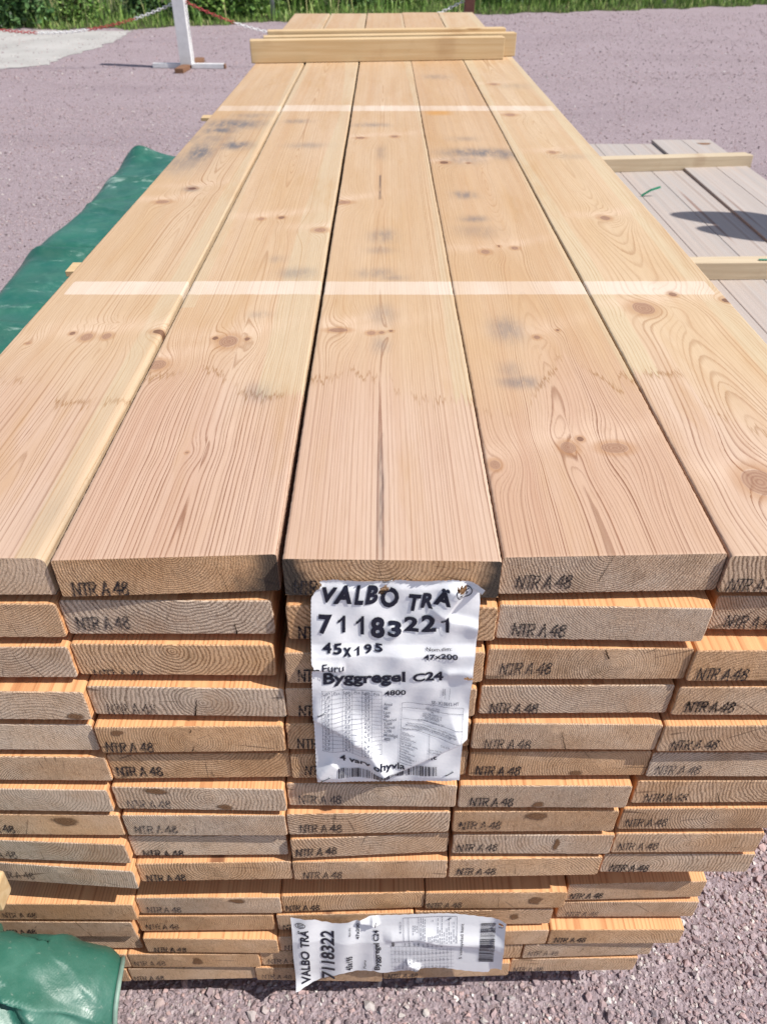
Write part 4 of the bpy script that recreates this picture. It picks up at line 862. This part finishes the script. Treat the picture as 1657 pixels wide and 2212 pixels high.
class Sheet:
    """a paper sheet: design space = photo pixels, laid on the real front of the stack"""
    def __init__(s, yz, disp, to_px): s.yz, s.disp, s.to_px = yz, disp, to_px; s.v, s.f = [], []
    def pt(s, px, py, off=0.0):
        y = -.03
        for _ in range(6): p = W(px, py, y); y = s.yz(p.z)
        p = W(px, py, y); return Vector((p.x, p.y - s.disp(px, py) - off, p.z))
    def quad(s, x0, y0, x1, y1, n=1):
        for i in range(n):
            a, b = x0+(x1-x0)*i/n, x0+(x1-x0)*(i+1)/n; k = len(s.v); s.v += [(a, y0), (b, y0), (b, y1), (a, y1)]; s.f.append((k, k+1, k+2, k+3))
    def line(s, x0, y0, x1, y1, wd, n=8):
        dx, dy = x1-x0, y1-y0; L = math.hypot(dx, dy); nx, ny = -dy/L*wd/2, dx/L*wd/2
        for i in range(n):
            a, b = i/n, (i+1)/n; k = len(s.v)
            s.v += [(x0+dx*a+nx, y0+dy*a+ny), (x0+dx*b+nx, y0+dy*b+ny), (x0+dx*b-nx, y0+dy*b-ny), (x0+dx*a-nx, y0+dy*a-ny)]; s.f.append((k, k+1, k+2, k+3))
    def text(s, t, x0, x1, ycap, ybase, bold=0.0, shear=0.0, tilt=0.0, up=False, wave=None):
        V, Fc = glyphs(t, bold, shear)
        if not len(V): return
        mn, mx = V[:, 0].min(), V[:, 0].max(); k = len(s.v)
        for gx, gy in V:
            u = (gx-mn)/(mx-mn); h = gy/CAPH
            if not up: px = x0+(x1-x0)*u; py = ybase+(ycap-ybase)*h + tilt*u + (wave(u) if wave else 0)
            else: py = x0+(x1-x0)*u; px = ybase+(ycap-ybase)*h + tilt*u
            s.v.append((px, py))
        s.f += [tuple(i+k for i in f) for f in Fc]
    def flush(s, name, mat, parent, off, holes=(), keep=None):
        bm = bmesh.new(); vs = [bm.verts.new((*s.to_px(*p), 0)) for p in s.v]
        for f in s.f:
            try: bm.faces.new([vs[i] for i in f])
            except ValueError: pass
        for _ in range(2):
            es = [e for e in bm.edges if e.calc_length() > 7.0]
            if es: bmesh.ops.subdivide_edges(bm, edges=es, cuts=1); bmesh.ops.triangulate(bm, faces=[f for f in bm.faces if len(f.verts) > 4])
        kill = []
        for f in bm.faces:
            c = f.calc_center_median()
            if any(h(c.x, c.y) for h in holes): kill.append(f)
        bmesh.ops.delete(bm, geom=kill, context='FACES')
        for v in bm.verts: v.co = s.pt(v.co.x, v.co.y, off)
        me = bpy.data.meshes.new(name); bm.to_mesh(me); bm.free(); s.v, s.f = [], []
        return link(name, me, mat, parent)
def ell(cx, cy, rx, ry): return lambda x, y: ((x-cx)/rx)**2+((y-cy)/ry)**2 < 1+.25*math.sin(5*math.atan2(y-cy, x-cx)+cx)

# --- upright label on the upper pack
zt = lambda d: ZTOP-d
def yz1(z):
    d = ZTOP-z; return float(np.interp(d, [.0, .05, .10, .114, .16, .20, .34], [-.0015, -.0035, -.0075, -.0115, -.0120, -.0100, -.0095]))
def seg(px, py, ax, ay, bx, by):
    dx, dy = bx-ax, by-ay; L = math.hypot(dx, dy); t = ((px-ax)*dx+(py-ay)*dy)/L/L; s_ = ((px-ax)*dy-(py-ay)*dx)/L; return t, s_
def crease(px, py, ax, ay, bx, by, h, up, dn, soft=.15):      # ridge with one long and one steep flank
    t, s_ = seg(px, py, ax, ay, bx, by); e = max(0, min(1, (t+soft)/soft/1.5))*max(0, min(1, (1+soft-t)/soft/1.5))
    return h*e*(math.exp(-(s_/up)**2) if s_ > 0 else math.exp(-(s_/dn)**2))
def disp1(x, y):
    d = .0009*(math.sin(x*.031+y*.017+.5)+.7*math.sin(x*.052-y*.041+2)+.5*math.sin(x*.11+y*.08)) + .0022
    d += crease(x, y, 676, 1542, 772, 1588, .0075, 34, 9) + crease(x, y, 772, 1580, 832, 1662, .0075, 12, 26)
    d += crease(x, y, 832, 1662, 1004, 1580, .0105, 46, 7) + crease(x, y, 955, 1330, 1000, 1262, .006, 30, 8) + crease(x, y, 965, 1335, 1036, 1352, .004, 10, 26)
    d += crease(x, y, 668, 1436, 735, 1444, .004, 16, 5) + crease(x, y, 1040, 1448, 960, 1452, .0025, 14, 8)
    d += crease(x, y, 840, 1345, 858, 1368, .002, 10, 16) + crease(x, y, 685, 1672, 720, 1640, .004, 8, 22)
    d *= max(.15, min(1, (y-1248)/22)); d *= max(.2, min(1, (1692-y)/16))
    if y < 1258: d += .006*max(0, (1258-y)/12)**1.5*(.7+.3*math.sin(x*.05))
    if y < 1270 and x > 1005: d += .010*((x-1005)/35)**2
    if y < 1270 and x < 700: d += .008*((700-x)/25)**2
    return max(.0003, d)
Z1 = lambda zx, zy: (650.65+.24542*zx, 1220+.24542*zy)
sh = Sheet(yz1, disp1, lambda x, y: Z1(x, y))
LE = [(1246, 690), (1254, 690), (1264, 692), (1275, 680), (1289, 671.5), (1330, 671), (1380, 671.5), (1425, 672), (1434, 678), (1446, 673), (1514, 674), (1540, 676), (1600, 680), (1650, 682), (1689, 685)]
RE = [(1246, 1040), (1256, 1043), (1275, 1034), (1300, 1035), (1360, 1029), (1420, 1024), (1446, 1019), (1462, 1019), (1500, 1013), (1580, 1006), (1600, 997), (1640, 993), (1683, 990.6), (1689, 990)]
def outl(v, tab): return float(np.interp(v, [q[0] for q in tab], [q[1] for q in tab]))
lab = empty('paper_label', W(850, 1460, -.03), 'large torn white paper label stapled over the middle planks of the upper pack', 'label')
lab.location = (0, 0, 0)
nu, nv = 130, 160; V = []
for j in range(nv):
    for i in range(nu):
        u, v = i/(nu-1), j/(nv-1)
        xx = 690+350*u; ytop = 1250 + 1.2*math.sin(xx*.61)+1.3*math.sin(xx*.171+1)+.8*math.sin(xx*1.37) + (6 if 815 < xx < 850 else 0)*math.sin((xx-815)/35*math.pi) + (4*max(0, (xx-1000)/40)) - 3*(1 if 760 < xx < 800 else 0); ybot = 1688.5 - 5*u + .8*math.sin(xx*.6)
        y = ytop+(ybot-ytop)*v; x0, x1 = outl(y, LE), outl(y, RE); j_ = .7*math.sin(y*.8)
        x = x0+j_*(1-u) + (x1-x0)*u; V.append(sh.pt(x, y))
hole1 = [ell(833, 1267, 9, 8), ell(824, 1275, 6, 5), ell(997, 1264, 11, 5), ell(1012, 1459, 13, 4), ell(684, 1436, 6, 2), ell(690, 1262, 6, 3)]
Fc = []
for j in range(nv-1):
    for i in range(nu-1):
        u, v = (i+.5)/(nu-1), (j+.5)/(nv-1); y = 1250+438*v; x = outl(y, LE)+(outl(y, RE)-outl(y, LE))*u
        if any(h(x, y) for h in hole1): continue
        Fc.append((j*nu+i, j*nu+i+1, (j+1)*nu+i+1, (j+1)*nu+i))
link('sheet', arr_mesh('sheet', [p[:] for p in V], Fc, True), M['paper'], lab)
T = sh.text
for ch, x0, x1, y0, y1 in (('V', 180, 318, 190, 308), ('A', 275, 440, 172, 312), ('L', 462, 545, 176, 316), ('B', 556, 672, 176, 318), ('T', 938, 1052, 248, 372), ('R', 1040, 1150, 232, 345), ('Ä', 1150, 1305, 212, 308)):
    T(ch, x0, x1, y0, y1, .048, .22)
T('O', 692, 855, 196, 352, .045, .1)
sh.flush('company_name', M['print'], lab, .0008, hole1)
for ch, x0, x1, y0, y1 in (('7', 150, 270, 422, 568), ('1', 318, 385, 428, 572), ('1', 478, 548, 432, 600), ('8', 606, 730, 452, 620), ('3', 756, 878, 486, 594), ('2', 900, 1026, 442, 560), ('2', 1050, 1180, 422, 556), ('1', 1222, 1292, 420, 562)):
    T(ch, x0, x1, y0, y1, .042)
sh.flush('package_number', M['print'], lab, .0008, hole1)
for ch, x0, x1, y0, y1 in (('4', 185, 265, 660, 748), ('5', 280, 355, 668, 762), ('x', 366, 438, 680, 782), ('1', 465, 508, 702, 784), ('9', 550, 616, 692, 768), ('5', 640, 712, 680, 746)): T(ch, x0, x1, y0, y1, .036)
sh.flush('size', M['print'], lab, .0008, hole1)
T('Nom.dim:', 1095, 1318, 708, 740, .004); sh.flush('small_heading', M['print'], lab, .0008, hole1)
T('47x200', 1070, 1370, 772, 818, .022); sh.flush('nominal_size', M['print'], lab, .0008, hole1)
T('Furu', 185, 372, 842, 900, .006, tilt=8); sh.flush('wood_species', M['print'], lab, .0008, hole1)
T('Byggregel', 190, 910, 945, 1030, .036, tilt=-26); T('C24', 975, 1242, 932, 1000, .036); sh.flush('product_line', M['print'], lab, .0008, hole1)
T('4800', 726, 915, 1088, 1128, .022, tilt=-6); sh.flush('length', M['print'], lab, .0008, hole1)
xs_ = [180, 265, 360, 443, 530, 615, 702]
def wob(x): return 12*math.exp(-((x-270)/80)**2)
for x in xs_: sh.line(x, 1090+wob(x)-6, x+14*(1-x/700), 1625, 2.6, 14)
for r in range(17):
    y = 1090 + (1620-1090)*r/16 if r else 1088
    for a, b in zip(range(180, 700, 26), range(206, 726, 26)): sh.line(a, y+wob(a), min(b, 702), y+wob(min(b, 702)), 1.8 if r else 2.4, 1)
for c0, c1 in zip((0, 2, 4), (0, 1, 2)):
    T('Lgth', xs_[c0]+8, xs_[c0]+70, 1098+wob(xs_[c0]), 1120+wob(xs_[c0]), .0); T('Pcs', xs_[c0+1]+18, xs_[c0+1]+68, 1098+wob(xs_[c0+1]), 1120+wob(xs_[c0+1]), .0)
    for r in range(15):
        val = 1.8+.1*c1+.3*r; yy = 1128+33*r; T(f'{val:.1f}'.replace('.', ','), xs_[c0]+24, xs_[c0]+68, yy+wob(xs_[c0]+40), yy+21+wob(xs_[c0]+40), .0)
T('60', 322, 352, 1456, 1476, .0)
sh.flush('length_table', M['small'], lab, .0008, hole1)
for i, (t, x1) in enumerate((('Antal', 795), ('60', 755), ('Lpm', 780), ('240', 770), ('Nom/vol', 832), ('2,268', 792), ('Akt/vol:', 820), ('2,106', 788), ('Medellgd', 838), ('4800', 776))): T(t, 722, x1, 1190+34.5*i, 1213+34.5*i, .006 if i % 2 == 0 else .014)
T('SE- X10032 HT', 1140, 1380, 1183, 1208, .01, tilt=10)
for a, b, c_, d in ((882, 1195, 1420, 1240), (882, 1240, 1418, 1285), (880, 1328, 1410, 1395), (875, 1405, 1395, 1490), (858, 1668, 965, 1678), (1235, 1080, 1250, 1082)): sh.line(a, b, c_, d, 2.4)
for a, b, c_, d in ((882, 1195, 858, 1668), (1420, 1240, 1395, 1490), (1120, 1440, 1110, 1620), (1262, 1080, 1254, 1165), (1302, 1080, 1294, 1168), (1240, 1085, 1238, 1140)): sh.line(a, b, c_, d, 2.6)
for q in range(7): sh.line(1238, 1094+7*q, 1262, 1088+7*q, 2.0, 1)
for i, (t, x0, x1, y, tl) in enumerate((('CE', 1130, 1162, 1220, 0), ('0402 och 2012', 1090, 1210, 1244, 6), ('Valbo Trä AB', 1100, 1205, 1262, 6), ('08', 1135, 1155, 1278, 2), ('0402-CPR-SG0152-16', 1060, 1228, 1296, 8), ('0402-CPR-SG0152-10', 1060, 1225, 1313, 8), ('0402-CPR-396-01', 1080, 1205, 1329, 6), ('SS-EN 14081-1 E 2005+A1 2011', 1020, 1252, 1345, 20),
        ('Sorterat konstruktionsvirke med rektangulärt tvärsnitt', 925, 1348, 1362, 56), ('Bärande träkonstruktioner i byggnader och anläggningar', 915, 1355, 1378, 58), ('Furu/dimensionerat bruk: Konstruktionsvirke', 970, 1300, 1392, 52), ('Materialets beständighet', 880, 1055, 1408, 10))):
    T(t, x0, x1, y-4, y+10, .0, tilt=tl)
for i, t in enumerate(('Böjhållfasthet', 'Tryckhållfasthet', 'Draghållfasthet', 'Skjuvhållfasthet', 'Elasticitetsmodul', 'Täthet', 'Naturlig beständighet (mm)', 'Reaktion vid brandpåverkan', 'Farliga ämnen', 'Dimension och tvärsnitt', 'Beständighet 1', 'Träskyddsmedel')):
    T(t, 878-i*1.6, 878-i*1.6+60+((i*53) % 90), 1432+18.5*i, 1445+18.5*i, .0, tilt=14)
T('C14, C24', 1215, 1290, 1506, 1520, .0, tilt=8); T('Grov med lim', 1115, 1225, 1540, 1553, .0, tilt=10); T('Se produkt', 1115, 1215, 1560, 1573, .0, tilt=12)
sh.flush('declaration_box', M['small'], lab, .0008, hole1+[lambda x, y: seg(x, y, 832, 1662, 1004, 1578)[1] < -2 and x > 880])
T('4 varv ohyvla', 335, 905, 1655, 1700, .022, wave=lambda u: 18*math.sin(u*2.2)); T('ant', 1062, 1185, 1662, 1694, .022, tilt=-10); sh.flush('grade_line', M['print'], lab, .0008, hole1)
rb = random.Random(9); x = 325
while x < 1185:
    wd = rb.choice([5, 5, 8, 12]); sag = 26*math.exp(-((x-640)/150)**2)
    for q in range(5): sh.quad(x, 1765-.02*(x-325)+sag*.3+q*17, x+wd, 1765-.02*(x-325)+sag*.3+q*17+17)
    x += wd + rb.choice([4, 6, 9, 13])
sh.flush('barcode', M['print'], lab, .0008, hole1)
for q in range(24):
    a, b = q*math.pi/12, (q+1)*math.pi/12; sh.line(1427+68*math.cos(a), 208+46*math.sin(a), 1427+68*math.cos(b), 208+46*math.sin(b), 8, 1)
sh.line(1400, 185, 1400, 232, 9, 2); sh.line(1446, 185, 1446, 232, 9, 2); sh.line(1385, 186, 1470, 186, 8, 3); sh.line(1388, 215, 1462, 215, 8, 3)
sh.flush('quality_mark', M['print'], lab, .0008, hole1)
for x0, y0, x1, y1 in ((693.6, 1680, 713, 1670), (817.5, 1677, 847, 1668), (960, 1668.5, 978, 1660.5), (686, 1534, 702, 1529), (826, 1256, 846, 1250)):
    MB().tube([sh.pt(x0, y0, -.002), sh.pt(x0+1, y0-.5, .0012), sh.pt(x1-1, y1+.5, .0012), sh.pt(x1, y1, -.002)], .0007, 6).build('staple', M['wire'], lab, smooth=True)

# --- sideways label on the lower pack
Z2 = lambda zx, zy: (596.4+.32723*zx, 1924.9+.32723*zy)
TOPE = [(92, 160), (250, 158), (300, 188), (370, 206), (450, 192), (540, 167), (640, 141), (900, 128), (1130, 132), (1300, 140), (1508, 158)]
BOTE = [(92, 612), (132, 607), (260, 577), (350, 548), (430, 522), (520, 512), (640, 503), (700, 518), (900, 495), (1100, 490), (1250, 503), (1398, 516), (1404, 492), (1480, 482), (1508, 470)]
def yz2(z):
    d = ZTOP-z; return float(np.interp(d, [.66, .69, .735, .85, .92], [-.003, -.005, -.0105, -.0095, -.0095]))
def disp2(px, py):
    x, y = (px-596.4)/.32723, (py-1924.9)/.32723
    d = .004 + .0024*math.sin(x*.027+y*.004+1.0+.8*math.sin(x*.009))*math.exp(-((x-330)/240)**2) + .0010*math.sin(x*.011+y*.021+2)
    d += crease(x, y, 740, 300, 1000, 285, .004, 50, 18) + crease(x, y, 1000, 300, 1490, 352, .005, 60, 18) + crease(x, y, 860, 440, 940, 480, .006, 14, 40) + crease(x, y, 640, 150, 655, 200, .004, 20, 20) + crease(x, y, 545, 178, 640, 186, .006, 26, 10)
    d += .012*max(0, (y-520)/90)**2*max(0, 1-(x-90)/300)
    if x > 1400: d += .007*((x-1400)/100)**2
    return max(.0005, d)
s2 = Sheet(yz2, disp2, lambda x, y: Z2(x, y))
lab2 = empty('paper_label', (0, 0, 0), 'crumpled white paper label stapled sideways over the middle of the lower pack', 'label')
nu, nv = 190, 70; V = []
for j in range(nv):
    for i in range(nu):
        v = j/(nv-1); u = i/(nu-1); xl = 92+40*v + 3*math.sin(v*9); xr = 1508-30*v; x = xl+(xr-xl)*u
        y = outl(x, TOPE)*(1-v)+outl(x, BOTE)*v + 1.2*math.sin(x*.11)*(1-2*v); V.append(s2.pt(*Z2(x, y)))
Fc = [(j*nu+i, j*nu+i+1, (j+1)*nu+i+1, (j+1)*nu+i) for j in range(nv-1) for i in range(nu-1) if not (1462 < 92+1416*i/(nu-1) < 1492 and 8 > j > 4)]
link('sheet', arr_mesh('sheet', [p[:] for p in V], Fc, True), M['paper'], lab2)
def U(t, ylo, yhi, xcap, xbase, bold=.0, shear=0, tilt=0): s2.text(t, ylo, yhi, xcap, xbase, bold, shear, tilt, True)
U('VALBO TRÄ', 575, 232, 172, 226, .024, .2, -16)
for q in range(20):
    a, b = q*math.pi/10, (q+1)*math.pi/10; s2.line(158+33*math.cos(a), 200+16*math.sin(a), 158+33*math.cos(b), 200+16*math.sin(b), 4, 1)
s2.line(140, 194, 178, 194, 4, 2); s2.line(140, 206, 178, 206, 4, 2); s2.line(142, 192, 142, 208, 4, 1)
s2.flush('company_name', M['print'], lab2, .0008)
U('7118322', 560, 252, 302, 384, .024, 0, -8); s2.flush('package_number', M['print'], lab2, .0008)
for nm_, a_ in (('size', ('45x195', 503, 408, 462, 500, .02)), ('small_heading', ('Nom dim:', 270, 216, 476, 490, .004)), ('nominal_size', ('47x200', 292, 192, 526, 546, .018)), ('wood_species', ('Furu', 492, 444, 572, 590, .006)),
        ('product_line', ('Byggregel C24', 495, 230, 645, 680, .022, 0, -8)), ('length', ('4800', 350, 310, 758, 778, .02)), ('grade_line', ('5 varv ohyvlad kant', 430, 190, 1200, 1219, .004, 0, 14))):
    U(*a_); s2.flush(nm_, M['print'], lab2, .0008)
for q in range(17): s2.line(755+24.5*q, 348, 760+24.5*q, 492, 1.2, 4)
for y in (348, 376, 398, 424, 446, 470, 492): s2.line(752, y, 1168, y-14, 1.0, 8)
for c0 in range(3):
    for r in range(15): U(f'{1.8+.1*c0+.3*r:.1f}'.replace('.', ','), 488-48*c0, 474-48*c0, 774+24.5*r, 786+24.5*r, .0)
s2.flush('length_table', M['small'], lab2, .0008)
for a, b, c_, d in ((835, 150, 838, 302), (868, 150, 872, 300), (835, 150, 1188, 148), (1188, 148, 1186, 300), (838, 302, 936, 300), (934, 150, 936, 250)): s2.line(a, b, c_, d, 2.2)
rb = random.Random(4)
for x, y0, y1 in ((900, 205, 260), (912, 205, 245), (924, 210, 248), (950, 155, 280), (965, 158, 275), (978, 165, 280), (1000, 262, 290), (1012, 262, 290), (1024, 260, 290), (1036, 262, 288), (1048, 258, 292), (1062, 160, 300), (1076, 230, 300), (1090, 150, 300), (1104, 240, 298), (1120, 220, 298), (1136, 158, 300), (1150, 240, 300), (1166, 180, 290), (1028, 172, 185), (1180, 260, 300)):
    y = y0
    while y < y1: L = rb.uniform(8, 22); s2.line(x, y, x+.5, min(y1, y+L), 3.0, 2); y += L+rb.uniform(2, 8)
for i, t in enumerate(('Antal', '60', 'Lpm', '240', 'Nom/vol', '2,268', 'Akt/vol', '2,106', 'Medellgd')): U(t, 344, 344-18-(i*7) % 14, 838+30*i, 850+30*i, .008)
U('SE- X10032 HT', 252, 175, 812, 822, .01); s2.flush('declaration_box', M['small'], lab2, .0008)
y = 186; rb = random.Random(9)
while y < 440:
    wd = rb.choice([1.6, 1.6, 2.6, 4]); off = -18*(y-186)/254
    for q in range(6): s2.quad(1345+off+q*16.3, y, 1345+off+q*16.3+16.3, y+wd)
    y += wd+rb.choice([1.4, 2, 3, 4.2])
s2.flush('barcode', M['print'], lab2, .0008)
for x0, y0, x1, y1 in ((650, 190, 655, 168), (1130, 168, 1150, 158), (905, 478, 915, 486), (1462, 205, 1490, 196)):
    a, b = Z2(x0, y0), Z2(x1, y1); MB().tube([s2.pt(*a, -.002), s2.pt(*a, .0012), s2.pt(*b, .0012), s2.pt(*b, -.002)], .0007, 6).build('staple', M['wire'], lab2, smooth=True)
